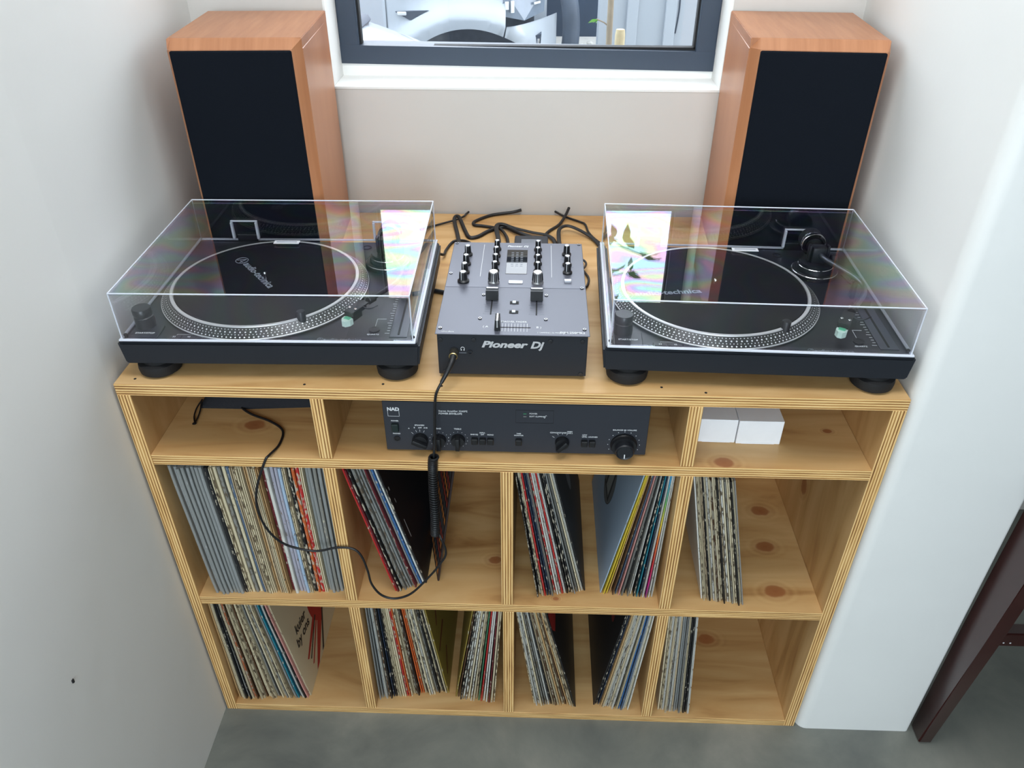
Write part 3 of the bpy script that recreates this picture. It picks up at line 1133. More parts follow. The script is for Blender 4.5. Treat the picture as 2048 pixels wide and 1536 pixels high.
text('2 CHANNEL DJ MIXER', 0.0038, M_white, mxr, MP(0.044, 0.0405, 0.0001), FLAT)
text('rekordbox', 0.0045, M_white, mxr, MP(-0.100, 0.0395, 0.0001), FLAT)
text('Pioneer Dj', 0.0085, M_white, mxr, MP(0.0072, 0.3345, 0.0005), FLAT, bold=0.00015, shear=0.25, align='CENTER')
for x, y in ((-0.102, 0.050), (0.115, 0.052), (-0.103, 0.228), (0.116, 0.182), (-0.103, 0.346), (0.117, 0.347), (-0.044, 0.080), (-0.043, 0.155), (0.057, 0.080), (0.058, 0.156)):
    bm = B()
    lathe(bm, [(0, 0), (0.0030, 0), (0.0027, 0.0011), (0.0014, 0.0013), (0.0010, 0.0006), (0, 0.0006)], 14)
    obj('screw', bm, M_black, mxr, MP(x, y, 0.0003 if y < 0.182 else 0.0005), smooth=30)
    bm = B()
    lathe(bm, [(0.0017, 0.0012), (0.0024, 0.00125), (0.0024, 0.0013), (0.0017, 0.0013)], 14)
    obj('screw_glint', bm, M_alu, mxr, MP(x, y, 0.0003 if y < 0.182 else 0.0005))
text('Pioneer', 0.0152, M_sil, mxr, (-0.0465, 0.0005, 0.0565), FRONT, name='brand_lettering', bold=0.0006, shear=0.28, stretch=1.40)
text('Dj', 0.0165, M_sil, mxr, (0.0270, 0.0005, 0.0560), FRONT, name='brand_lettering', bold=0.0006, shear=0.28, stretch=1.15)
for x, z in ((-0.101, 0.9215), (-0.051, 0.9225), (0.064, 0.9225), (0.112, 0.9225), (-0.097, 0.8640), (0.112, 0.8640)):
    bm = B()
    lathe(bm, [(0, 0), (0.0036, 0), (0.0034, -0.0012), (0.0018, -0.0016), (0, -0.0012)], 16, axis='y')
    obj('front_screw', bm, M_black, mxr, (x - ox, 0.0008, z - H), smooth=40)
bm = B()
lathe(bm, [(0.0022, 0), (0.0042, 0), (0.0042, -0.0012), (0.0022, -0.0012), (0.0018, 0.003), (0, 0.003)], 18, axis='y')
obj('mini_jack', bm, M_black, mxr, (-0.057 - ox, 0.0006, 0.900 - H), smooth=40)
bm = B()
lathe(bm, [(0.004, 0), (0.0072, 0), (0.0072, -0.0015), (0.004, -0.0015)], 24, axis='y')
obj('phones_jack', bm, M_blackrub, mxr, (-0.081 - ox, 0.0006, 0.902 - H), smooth=40)
bm = B()
tube(bm, [(0.0028 * math.cos(PI * (1.25 - 1.5 * k / 14)), 0, 0.0028 * math.sin(PI * (1.25 - 1.5 * k / 14))) for k in range(15)], 0.0004, 5)
box(bm, -0.0028, -0.0014, -0.0003, 0.0003, -0.0032, -0.001)
box(bm, 0.0014, 0.0028, -0.0003, 0.0003, -0.0032, -0.001)
obj('headphone_symbol', bm, M_white, mxr, (-0.068 - ox, 0.0005, 0.9065 - H))
bm = B()
box(bm, -0.0055, 0.0055, -0.0002, 0.0002, -0.0003, 0.0003)
obj('symbol_line', bm, M_greyp, mxr, (-0.068 - ox, 0.0006, 0.899 - H))

# ------------------------------------------------------------------ amplifier
M_amp = simple('amplifier_charcoal_face', (47, 50, 57), 0.55, spec=0.35, vary=0.03)
AY = 0.0225
amp = thing('stereo_amplifier', 'charcoal stereo amplifier with row of knobs in the middle shelf bay', 'amplifier', (0.013, AY, Z1))
ax0 = 0.013
bm = B()
box(bm, -0.2105, 0.2105, 0.0, 0.006, 0.0035, 0.1015, 0.0008, 1)
obj('front_panel', bm, M_amp, amp)
bm = B()
box(bm, -0.2085, 0.2085, 0.006, 0.345, 0.012, 0.0985)
obj('casing', bm, M_blackmetal, amp)
for sx in (-0.18, 0.18):
    for yy in (0.04, 0.31):
        bm = B()
        cyl(bm, (sx, yy, 0), 0.014, 0.0125, 20)
        obj('foot', bm, M_blackrub, amp)


def AP(x, z, y=-0.0002):
    return (x - ax0, y, z - Z1)


def amp_knob(x, z, r, h, ang):
    bm = B()
    lathe(bm, [(0, 0), (r, 0), (r, -0.003), (r * 0.9, -h * 0.5), (0, -h * 0.5)], 28, axis='y')
    box(bm, -r * 0.30, r * 0.30, -h, -0.002, -r * 1.02, r * 1.02, 0.001)
    return obj('knob', bm, M_knob, amp, AP(x, z, 0), (0, ang, 0), smooth=35)


def amp_txt(s, x, z, size=0.0042, bold=0.00006, align='CENTER'):
    text(s, size, M_white, amp, AP(x, z, -0.0001), FRONT, bold=bold, align=align)


amp_knob(-0.141, 0.740, 0.0125, 0.017, math.radians(115))
amp_knob(-0.1105, 0.740, 0.0115, 0.017, 0.0)
amp_knob(-0.080, 0.741, 0.0115, 0.017, 0.0)
amp_knob(0.088, 0.7405, 0.0115, 0.017, math.radians(42))
for kx, kz in ((-0.1105, 0.740), (-0.080, 0.741)):
    for q in range(13):
        a = math.radians(-60 + 300 * q / 12)
        bm = B()
        cyl(bm, (0, 0, 0), 0.0005, -0.0003, 6, 'y')
        obj('dial_dot', bm, M_white, amp, AP(kx - 0.0155 * math.cos(a), kz + 0.0155 * math.sin(a)))
bm = B()
lathe(bm, [(0, 0), (0.0215, 0), (0.0215, -0.004), (0.0200, -0.006), (0.0195, -0.010), (0, -0.010)], 48, axis='y')
vk = obj('volume_ring', bm, M_knob, amp, AP(0.187, 0.7385, 0), smooth=30)
bm = B()
lathe(bm, [(0, -0.010), (0.0150, -0.010), (0.0150, -0.021), (0.0135, -0.023), (0.0115, -0.0215), (0, -0.0215)], 40, axis='y')
obj('volume_knob', bm, M_black, vk, smooth=30)
bm = B()
box(bm, -0.0008, 0.0008, -0.0225, -0.0215, -0.0115, -0.004)
obj('volume_pointer', bm, M_white, vk)
for q in range(11):
    a = math.radians(-25 + 230 * q / 10)
    bm = B()
    cyl(bm, (0, 0, 0), 0.0007, -0.0003, 6, 'y')
    obj('dial_dot', bm, M_white, amp, AP(0.187 - 0.0255 * math.cos(a), 0.7385 + 0.0255 * math.sin(a)))
for bx in (-0.053, -0.040, -0.0275, 0.018, 0.1235, 0.136):
    bm = B()
    box(bm, -0.0050, 0.0050, -0.0075, 0.0, -0.0055, 0.0055, 0.001, 1)
    obj('push_button', bm, M_knob, amp, AP(bx, 0.741, 0))
bm = B()
box(bm, -0.0058, 0.0058, -0.006, 0.0, -0.0075, 0.0075, 0.001, 1)
obj('power_button', bm, simple('power_button_green_black', (24, 38, 38), 0.35), amp, AP(-0.180, 0.7645, 0))
bm = B()
lathe(bm, [(0.0033, 0), (0.0052, 0), (0.0052, -0.0012), (0.0033, -0.0012), (0.003, 0.004), (0, 0.004)], 20, axis='y')
lathe(bm, [(0, -0.0002), (0.0034, -0.0002)], 20, axis='y')
obj('phones_socket', bm, M_blackrub, amp, AP(-0.179, 0.7405, 0), smooth=40)
bm = B()
for a, b_, c, d in ((-0.190, -0.1895, 0.7855, 0.8005), (-0.1720, -0.1715, 0.7855, 0.8005), (-0.190, -0.1715, 0.7855, 0.786)):
    box(bm, a - ax0, b_ - ax0, -0.0003, 0.0001, c - Z1, d - Z1)
obj('logo_frame', bm, M_white, amp)
text('NAD', 0.0088, M_white, amp, AP(-0.1808, 0.7968, -0.0002), FRONT, name='brand_lettering', bold=0.0004, align='CENTER')
amp_txt('Stereo Amplifier 3240PE', -0.109, 0.7965, 0.0046, 0.00003, 'LEFT')
amp_txt('POWER ENVELOPE', -0.109, 0.7915, 0.0044, 0.0001, 'LEFT')
amp_txt('POWER', -0.180, 0.7752, 0.0034)
amp_txt('PHONES', -0.179, 0.7495, 0.0032)
amp_txt('SPEAKERS', -0.141, 0.7672, 0.0036)
amp_txt('OFF', -0.1405, 0.7622, 0.0034)
amp_txt('B', -0.1495, 0.7622, 0.0034)
amp_txt('A+B', -0.1315, 0.7622, 0.0034)
amp_txt('A', -0.1585, 0.7605, 0.0034)
amp_txt('BASS', -0.1105, 0.7612, 0.0036)
amp_txt('TREBLE', -0.080, 0.7612, 0.0036)
amp_txt('BASS EQ', -0.0535, 0.7508, 0.0032)
amp_txt('INFRA', -0.0405, 0.7545, 0.0032)
amp_txt('OFF', -0.0405, 0.7508, 0.0032)
amp_txt('MONO', -0.0275, 0.7508, 0.0032)
amp_txt('TAPE', 0.018, 0.7545, 0.0032)
amp_txt('MONITOR', 0.018, 0.7508, 0.0032)
amp_txt('CD', 0.0705, 0.7580, 0.0034)
amp_txt('PHONO', 0.0790, 0.7580, 0.0032)
amp_txt('TUNER', 0.0895, 0.7580, 0.0032)
amp_txt('VIDEO', 0.0995, 0.7608, 0.0030)
amp_txt('TAPE 2', 0.0995, 0.7575, 0.0030)
amp_txt('LOW', 0.1235, 0.7545, 0.0032)
amp_txt('LEVEL', 0.1235, 0.7508, 0.0032)
amp_txt('LOUDNESS', 0.1368, 0.7508, 0.0030)
amp_txt('BALANCE', 0.1755, 0.7660, 0.0036)
amp_txt('VOLUME', 0.1985, 0.7660, 0.0036)
bm = B()
cyl(bm, (0.187 - ax0, -0.0001, 0.7672 - Z1), 0.0012, -0.0003, 10, 'y')
box(bm, 0.1815 - ax0, 0.1925 - ax0, -0.0003, 0.0, 0.7670 - Z1, 0.7674 - Z1)
obj('balance_mark', bm, M_white, amp)
for (kx, kz, angs) in ((-0.141, 0.740, (45, 70, 90, 112)), (0.088, 0.7405, (35, 65, 90, 115))):
    for a in angs:
        a = math.radians(180 - a) if False else math.radians(a)
        bm = B()
        p0 = (-0.0155 * math.cos(a), -0.0002, 0.0155 * math.sin(a))
        p1 = (-0.0195 * math.cos(a), -0.0002, 0.0195 * math.sin(a))
        tube(bm, [p0, p1], 0.0003, 4)
        obj('dial_mark', bm, M_white, amp, AP(kx, kz))
bm = B()
for a, b_, c, d in ((0.013, 0.073, 0.7775, 0.778), (0.013, 0.073, 0.8025, 0.803), (0.013, 0.0135, 0.7775, 0.803), (0.0725, 0.073, 0.7775, 0.803)):
    box(bm, a - ax0, b_ - ax0, -0.0003, 0.0001, c - Z1, d - Z1)
obj('indicator_frame', bm, M_blackrub, amp)
for zz, s, c in ((0.7950, 'POWER', (60, 120, 90)), (0.7895, 'SOFT CLIPPING', (110, 110, 110))):
    bm = B()
    box(bm, -0.0025, 0.0025, -0.0006, 0.0, -0.001, 0.001)
    obj('indicator_lamp', bm, simple('indicator_' + s.split()[0].lower(), c, 0.3), amp, AP(0.0275, zz + 0.001))
    amp_txt(s, 0.0345, zz, 0.0036, 0.00004, 'LEFT')
bm = B()
tube(bm, catmull([(0.0, 0, -0.0015), (0.001, 0, -0.0025), (0.0022, 0, -0.001), (0.0022, 0, 0.001), (0.0034, 0, 0.0025), (0.0046, 0, 0.0015)], 4), 0.0003, 5)
obj('clipping_symbol', bm, M_white, amp, AP(0.0575, 0.7905))

# ------------------------------------------------------------------ white boxes and black pouch in the top row
for lab, x0, x1, y0, dd in (('white cardboard box touching the divider beside the amplifier', 0.3145, 0.3760, 0.064, 0.085),
                            ('white cardboard box, right one of the pair in the top right bay', 0.3775, 0.4500, 0.0615, 0.100)):
    b_ = thing('cardboard_box', lab, 'box', ((x0 + x1) / 2, y0, Z1), (0, 0, math.radians(-1 if x0 < 0.35 else 0)), 'white boxes in the top right bay')
    w2 = (x1 - x0) / 2
    bm = B()
    box(bm, -w2, w2, 0, dd, 0.0, 0.0465, 0.0008, 1)
    obj('carton', bm, M_box, b_)
    bm = B()
    box(bm, -w2 + 0.0002, w2 - 0.0002, -0.0002, dd - 0.001, 0.0466, 0.0474, 0.0003, 1)
    obj('lid_flap', bm, M_box, b_)
    bm = B()
    box(bm, -w2 * 0.75, w2 * 0.75, -0.0006, 0.0, 0.0005, 0.003)
    obj('tuck_tab', bm, M_box, b_)

M_pouch = simple('black_pouch_fabric', (23, 25, 32), 0.85, vary=0.2, scale=300, bump=0.3)
pch = thing('drawstring_pouch', 'black fabric drawstring pouch lying in the top left bay', 'pouch', (-0.445, 0.128, Z1))
bm = B()
nx, ny = 18, 12
top, bot = [], []
for j in range(ny + 1):
    rt, rb = [], []
    for i in range(nx + 1):
        u, v = i / nx, j / ny
        x = -0.100 + 0.215 * u
        y = 0.0 + 0.20 * v + 0.018 * max(0, u - 0.4)
        prof = (math.sin(PI * min(max(u, 0.0), 1.0)) ** 0.45) * (math.sin(PI * min(max(v, 0.0), 1.0)) ** 0.5)
        hgt = 0.052 * prof * (1 + 0.12 * math.sin(9 * u + 4 * v)) + 0.006
        rt.append(bm.verts.new((x, y, hgt)))
        rb.append(bm.verts.new((x, y, 0.0)))
    top.append(rt)
    bot.append(rb)
for j in range(ny):
    for i in range(nx):
        bm.faces.new((top[j][i], top[j][i + 1], top[j + 1][i + 1], top[j + 1][i]))
        bm.faces.new((bot[j][i], bot[j + 1][i], bot[j + 1][i + 1], bot[j][i + 1]))
for i in range(nx):
    bm.faces.new((bot[0][i], bot[0][i + 1], top[0][i + 1], top[0][i]))
    bm.faces.new((bot[ny][i], top[ny][i], top[ny][i + 1], bot[ny][i + 1]))
for j in range(ny):
    bm.faces.new((bot[j][0], top[j][0], top[j + 1][0], bot[j + 1][0]))
    bm.faces.new((bot[j][nx], bot[j + 1][nx], top[j + 1][nx], top[j][nx]))
obj('pouch_body', bm, M_pouch, pch, smooth=70)
bm = B()
tube(bm, catmull([(-0.098, 0.010, 0.012), (-0.103, -0.008, 0.006), (-0.101, -0.028, 0.003), (-0.093, -0.046, 0.0025)], 6), 0.0014, 6)
tube(bm, catmull([(-0.098, 0.006, 0.012), (-0.096, -0.010, 0.005), (-0.094, -0.028, 0.003), (-0.093, -0.046, 0.0025)], 6), 0.0014, 6)
lathe(bm, [(0, -0.003), (0.004, 0), (0, 0.003)], 10, (-0.093, -0.048, 0.0035))
obj('drawstring', bm, M_cable, pch, smooth=60)

# ------------------------------------------------------------------ headphone cable: plug, coil and tail
hp = thing('headphone_cable', 'black coiled headphone cable hanging from the mixer into the pouch', 'cable', (-0.081, 0.0345, 0.902))
o0 = Vector((-0.081, 0.0345, 0.902))


def rel(pts):
    return [Vector(p) - o0 for p in pts]


bm = B()
lathe(bm, [(0, 0.0), (0.0062, 0.0), (0.0062, -0.013), (0.0052, -0.0145), (0, -0.0145)], 24, axis='y')
obj('plug_collar', bm, simple('gunmetal_plug', (96, 92, 84), 0.3, metal=0.8), hp, smooth=40)
bm = B()
lathe(bm, [(0.0062, -0.0125), (0.0066, -0.0128), (0.0066, -0.0142), (0.0055, -0.0146)], 24, axis='y')
obj('plug_ring', bm, simple('brass_ring', (188, 164, 108), 0.3, metal=1.0), hp, smooth=40)
path = catmull([(-0.081, 0.021, 0.902), (-0.083, 0.010, 0.897), (-0.089, 0.000, 0.887), (-0.097, -0.008, 0.874)], 6)
bm = B()
tube(bm, rel(path), 0.005, 12, rfun=lambda t: 0.0052 - 0.0024 * t)
obj('strain_relief', bm, M_cable, hp, smooth=60)
bm = B()
tube(bm, rel(catmull([(-0.097, -0.008, 0.874), (-0.1035, -0.013, 0.862), (-0.1075, -0.012, 0.845), (-0.111, -0.008, 0.800), (-0.1135, -0.006, 0.760), (-0.116, -0.008, 0.735), (-0.1165, -0.009, 0.727)], 8)), 0.0021, 8)
obj('lead', bm, M_cable, hp, smooth=60)
# coil
cc = catmull([(-0.1165, -0.010, 0.730), (-0.119, -0.009, 0.715), (-0.1215, -0.006, 0.66), (-0.122, -0.006, 0.60), (-0.1245, -0.006, 0.553)], 16)
turns, steps = 46, 46 * 10
bm = B()
hel = []
for k in range(steps + 1):
    s = k / steps * (len(cc) - 1)
    i = min(int(s), len(cc) - 2)
    p = cc[i].lerp(cc[i + 1], s - i)
    a = 2 * PI * turns * k / steps
    rad = 0.0066 if k > 30 else 0.0072
    hel.append((p.x + rad * math.cos(a), p.y + rad * math.sin(a), p.z))
tube(bm, rel(hel), 0.00185, 6)
obj('coil', bm, M_cable, hp, smooth=60)
tail = [hel[-1], (-0.113, -0.013, 0.548), (-0.1075, -0.014, 0.528), (-0.108, -0.014, 0.508), (-0.119, -0.014, 0.486), (-0.134, -0.014, 0.461), (-0.168, -0.014, 0.414),
        (-0.190, -0.014, 0.396), (-0.213, -0.014, 0.391), (-0.233, -0.014, 0.402), (-0.246, -0.014, 0.430), (-0.250, -0.012, 0.462), (-0.258, -0.009, 0.496), (-0.272, -0.007, 0.512), (-0.300, -0.006, 0.513), (-0.330, -0.006, 0.504), (-0.352, -0.007, 0.505),
        (-0.385, -0.012, 0.522), (-0.404, -0.016, 0.548), (-0.416, -0.018, 0.585), (-0.418, -0.018, 0.630), (-0.408, -0.016, 0.672), (-0.390, -0.010, 0.715), (-0.385, -0.002, 0.7195),
        (-0.378, 0.030, 0.7155), (-0.382, 0.066, 0.7155), (-0.408, 0.090, 0.7155), (-0.448, 0.110, 0.7155), (-0.470, 0.127, 0.7155), (-0.472, 0.135, 0.716)]
bm = B()
tube(bm, rel(catmull(tail, 6)), 0.0021, 8)
obj('tail', bm, M_cable, hp, smooth=60)

# ------------------------------------------------------------------ leads behind the mixer
zc = H + 0.0035


def lead(label, pts, r=0.0032, flat=1.0):
    o0_ = Vector(pts[0])
    bm = B()
    tube(bm, [Vector(p) - o0_ for p in catmull(pts, 7)], r, 8, flat)
    return tag(obj('audio_lead', bm, M_cable, None, o0_, smooth=60), label, 'cable', 'leads behind the mixer')


lead('thin black lead crossing from the left turntable to the wall', [(-0.205, 0.575, zc), (-0.172, 0.600, zc), (-0.138, 0.618, zc + 0.003), (-0.119, 0.636, zc + 0.004), (-0.115, 0.660, zc), (-0.110, 0.672, zc)], 0.0022)
lead('thick black twin lead looping left of the mixer back', [(-0.094, 0.345, H + 0.03), (-0.100, 0.40, H + 0.022), (-0.110, 0.46, H + 0.012), (-0.122, 0.54, zc + 0.002), (-0.137, 0.622, zc + 0.004), (-0.128, 0.630, zc + 0.006), (-0.110, 0.57, zc + 0.002), (-0.098, 0.54, zc), (-0.080, 0.545, zc), (-0.060, 0.572, zc), (-0.030, 0.590, zc + 0.002), (0.000, 0.560, zc + 0.004), (0.028, 0.545, zc), (0.046, 0.530, zc)], 0.0042, 0.7)
lead('black lead bent in a hairpin behind the mixer', [(0.006, 0.668, zc + 0.008), (-0.015, 0.668, zc + 0.002), (-0.060, 0.655, zc), (-0.092, 0.622, zc), (-0.093, 0.603, zc), (-0.075, 0.598, zc), (-0.050, 0.590, zc), (-0.035, 0.572, zc + 0.005), (-0.020, 0.53, zc + 0.004), (-0.014, 0.44, H + 0.02), (-0.010, 0.345, H + 0.03)], 0.0034)
lead('flat black twin lead folded over behind the mixer', [(-0.030, 0.345, H + 0.034), (-0.033, 0.42, H + 0.026), (-0.036, 0.50, H + 0.016), (-0.044, 0.575, zc + 0.009), (-0.033, 0.592, zc + 0.008), (-0.005, 0.580, zc + 0.004), (0.030, 0.563, zc + 0.003), (0.066, 0.548, zc + 0.002), (0.080, 0.50, zc + 0.004), (0.082, 0.345, H + 0.028)], 0.0048, 0.55)
lead('black lead rising to the wall behind the mixer', [(0.055, 0.345, H + 0.03), (0.056, 0.43, H + 0.018), (0.056, 0.540, zc), (0.066, 0.575, zc), (0.088, 0.610, zc), (0.102, 0.645, zc + 0.006), (0.110, 0.668, zc + 0.014)], 0.0032)
lead('thin black lead running from the wall to the right turntable', [(0.080, 0.672, zc + 0.004), (0.100, 0.655, zc), (0.134, 0.626, zc), (0.144, 0.612, zc), (0.150, 0.570, zc), (0.166, 0.530, zc), (0.186, 0.500, zc)], 0.0024)
lead('thick black lead arching from the mixer to the right turntable', [(0.088, 0.345, H + 0.032), (0.088, 0.44, H + 0.024), (0.086, 0.52, zc + 0.008), (0.088, 0.565, zc + 0.010), (0.105, 0.582, zc + 0.010), (0.130, 0.570, zc + 0.006), (0.156, 0.540, zc + 0.002), (0.172, 0.500, zc), (0.188, 0.470, zc)], 0.0042, 0.7)
lead('black lead looped beside the mixer on its right', [(0.112, 0.352, H + 0.03), (0.128, 0.372, H + 0.02), (0.137, 0.415, zc + 0.006), (0.130, 0.432, zc + 0.006), (0.124, 0.42, zc), (0.132, 0.395, zc), (0.140, 0.365, zc), (0.135, 0.335, zc), (0.126, 0.325, zc)], 0.0022)
lead('short black lead between the left turntable and the mixer', [(-0.124, 0.300, H + 0.0035), (-0.112, 0.296, H + 0.0035), (-0.1095, 0.295, H + 0.0035), (-0.140, 0.305, H + 0.0045), (-0.160, 0.31, H + 0.0045)][::-1], 0.0042)
lead('black lead coming out behind the left turntable', [(-0.185, 0.415, zc + 0.02), (-0.160, 0.430, zc + 0.018), (-0.142, 0.445, zc + 0.006), (-0.140, 0.480, zc), (-0.128, 0.520, zc), (-0.100, 0.515, zc + 0.002), (-0.086, 0.46, zc + 0.012), (-0.080, 0.352, H + 0.028)], 0.0028)

pa = thing('power_adapter', 'flat dark grey power adapter lying behind the mixer', 'adapter', (0.030, 0.500, H))
bm = B()
box(bm, -0.034, 0.034, -0.035, 0.035, 0.0, 0.0125, 0.003)
obj('adapter_case', bm, simple('dark_grey_adapter_plastic', (52, 55, 62), 0.5), pa)
bm = B()
box(bm, -0.020, 0.020, -0.015, 0.015, 0.0124, 0.0128)
obj('rating_label', bm, M_greyp, pa)

# ------------------------------------------------------------------ record sleeves
PAL = {
    'cream': (222, 209, 178), 'beige': (188, 170, 140), 'white': (222, 222, 216), 'grey': (140, 140, 136), 'black': (28, 28, 31),
    'navy': (32, 46, 68), 'blue': (60, 112, 172), 'pale blue': (168, 190, 214), 'slate blue': (84, 104, 130), 'teal': (36, 128, 150),
    'red': (196, 44, 44), 'maroon': (104, 28, 38), 'orange': (204, 98, 46), 'yellow': (218, 192, 62), 'green': (62, 122, 90),
    'brown': (96, 68, 46), 'pink': (206, 146, 140), 'tan': (196, 160, 112), 'lilac': (172, 170, 184), 'magenta': (190, 44, 120), 'mustard': (150, 130, 58),
}


def sleeve_mat(name, rgb, wear, wrgb, plastic=False):
    m, nt, b = new_mat('sleeve_' + name.replace(' ', '_'))
    tc = N(nt, 'ShaderNodeTexCoord')
    oi = N(nt, 'ShaderNodeObjectInfo')
    sc_ = N(nt, 'ShaderNodeVectorMath', operation='SCALE')
    nt.links.new(oi.outputs['Location'], sc_.inputs[0])
    sc_.inputs['Scale'].default_value = 37.0
    ad = N(nt, 'ShaderNodeVectorMath', operation='ADD')
    nt.links.new(tc.outputs['Object'], ad.inputs[0])
    nt.links.new(sc_.outputs[0], ad.inputs[1])
    mp = N(nt, 'ShaderNodeMapping')
    mp.inputs['Scale'].default_value = (260, 110, 75)
    nt.links.new(ad.outputs[0], mp.inputs['Vector'])
    no = N(nt, 'ShaderNodeTexNoise')
    no.inputs['Scale'].default_value = 1.0
    no.inputs['Detail'].default_value = 4
    no.inputs['Roughness'].default_value = 0.6
    nt.links.new(mp.outputs[0], no.inputs['Vector'])
    # wear sits on the edges: strongest at the very front of the sleeve
    sp = N(nt, 'ShaderNodeSeparateXYZ')
    nt.links.new(tc.outputs['Object'], sp.inputs[0])
    edge = N(nt, 'ShaderNodeMapRange')
    nt.links.new(sp.outputs['Y'], edge.inputs['Value'])
    edge.inputs['From Min'].default_value = 0.0005
    edge.inputs['From Max'].default_value = 0.006
    edge.inputs['To Min'].default_value = 0.0
    edge.inputs['To Max'].default_value = 0.22
    lo = 0.70 - 0.28 * wear
    v = math_n(nt, 'SUBTRACT', no.outputs['Fac'], edge.outputs[0])
    rp = ramp(nt, [(lo - 0.02, lin(rgb)), (lo + 0.03, lin(wrgb))])
    nt.links.new(v, rp.inputs['Fac'])
    # per-sleeve tone
    mx = N(nt, 'ShaderNodeMix', data_type='RGBA', blend_type='MULTIPLY')
    mx.inputs['Factor'].default_value = 1.0
    rr = ramp(nt, [(0, (0.84, 0.83, 0.80, 1)), (1, (1, 1, 1, 1))])
    nt.links.new(oi.outputs['Random'], rr.inputs['Fac'])
    nt.links.new(rp.outputs['Color'], mx.inputs['A'])
    nt.links.new(rr.outputs['Color'], mx.inputs['B'])
    nt.links.new(mx.outputs['Result'], b.inputs['Base Color'])
    b.inputs['Roughness'].default_value = 0.55
    if plastic:
        b.inputs['Roughness'].default_value = 0.25
        b.inputs['Alpha'].default_value = 0.62
    return m


MATS = {}
for k, c in PAL.items():
    lum = sum(c) / 3
    MATS[k] = sleeve_mat(k, c, 0.25 if lum > 150 else 0.3, (124, 108, 88) if lum > 150 else (196, 188, 170))
    MATS['worn ' + k] = sleeve_mat('worn ' + k, c, 0.62, (98, 84, 68) if lum > 120 else (196, 188, 170))
MATS['clear plastic'] = sleeve_mat('clear_plastic', (176, 180, 180), 0.1, (210, 212, 212), True)
MATS['rainbow'] = sleeve_mat('rainbow', (190, 60, 60), 0.1, (210, 200, 190))
# rainbow spine: bands of colour along its height
_nt = MATS['rainbow'].node_tree
_b = _nt.nodes['Principled BSDF']
_tc = N(_nt, 'ShaderNodeTexCoord')
_sp = N(_nt, 'ShaderNodeSeparateXYZ')
_nt.links.new(_tc.outputs['Object'], _sp.inputs[0])
_rp = ramp(_nt, [(0.0, lin((110, 50, 120))), (0.12, lin((190, 40, 130))), (0.3, lin((205, 50, 55))), (0.5, lin((225, 120, 60))), (0.62, lin((225, 200, 70))), (0.78, lin((110, 175, 90))), (0.95, lin((60, 150, 200)))])
_nt.links.new(math_n(_nt, 'MULTIPLY', _sp.outputs['Z'], 1 / 0.312), _rp.inputs['Fac'])
_nt.links.new(_rp.outputs['Color'], _b.inputs['Base Color'])

SH = 0.312


def sleeve_mesh(th, h, d, open_edge, bow, wob):
    me = bpy.data.meshes.new('record_sleeve')
    if open_edge:
        w = th * 0.3
        loop = [(-th / 2, 0), (-th / 2 + w, 0.0), (-th / 2 + w, 0.006), (th / 2 - w, 0.006), (th / 2 - w, 0.0), (th / 2, 0), (th / 2, d), (-th / 2, d)]
    else:
        loop = [(-th / 2, 0.0012), (-th * 0.25, 0.0), (th * 0.25, 0.0), (th / 2, 0.0012), (th / 2, d), (-th / 2, d)]
    n = len(loop)
    lv = 8
    vs, fs = [], []
    for k in range(lv + 1):
        z = h * k / lv
        s = math.sin(PI * k / lv)
        for (x, y) in loop:
            cor = 0.0
            if k in (0, lv) and y < 0.01:
                cor = 0.0015      # softened corners
            jag = wob * math.sin(5.1 * k + 40 * th) if y < 0.01 else 0.0
            vs.append((x + bow * s, y + cor + jag, z))
    for k in range(lv):
        for i in range(n):
            a, b_ = k * n + i, k * n + (i + 1) % n
            fs.append((a, b_, b_ + n, a + n))
    fs.append(tuple(range(n - 1, -1, -1)))
    fs.append(tuple(range(lv * n, lv * n + n)))
    me.from_pydata(vs, [], fs)
    me.update()
    return me


ORD = ['first', 'second', 'third', 'fourth', 'fifth', 'sixth', 'seventh', 'eighth', 'ninth', 'tenth', 'eleventh', 'twelfth', 'thirteenth', 'fourteenth', 'fifteenth', 'sixteenth', 'seventeenth', 'eighteenth', 'nineteenth', 'twentieth', 'twenty-first', 'twenty-second', 'twenty-third', 'twenty-fourth', 'twenty-fifth', 'twenty-sixth', 'twenty-seventh', 'twenty-eighth', 'twenty-ninth', 'thirtieth', 'thirty-first', 'thirty-second', 'thirty-third', 'thirty-fourth', 'thirty-fifth', 'thirty-sixth', 'thirty-seventh', 'thirty-eighth', 'thirty-ninth', 'fortieth']

CODE = {'j': 'mustard', 'c': 'cream', 'C': 'worn cream', 'e': 'beige', 'E': 'worn beige', 'w': 'white', 'W': 'worn white', 'g': 'grey', 'G': 'worn grey', 'k': 'black', 'K': 'worn black', 'n': 'navy', 'b': 'blue', 'l': 'pale blue', 's': 'slate blue', 't': 'teal', 'r': 'red', 'R': 'worn red', 'm': 'maroon', 'o': 'orange', 'O': 'worn orange', 'y': 'yellow', 'v': 'green', 'u': 'brown', 'U': 'worn brown', 'i': 'pink', 'T': 'tan', 'L': 'lilac', 'p': 'clear plastic', 'B': 'rainbow', 'X': 'magenta', 'S': 'worn blue'}


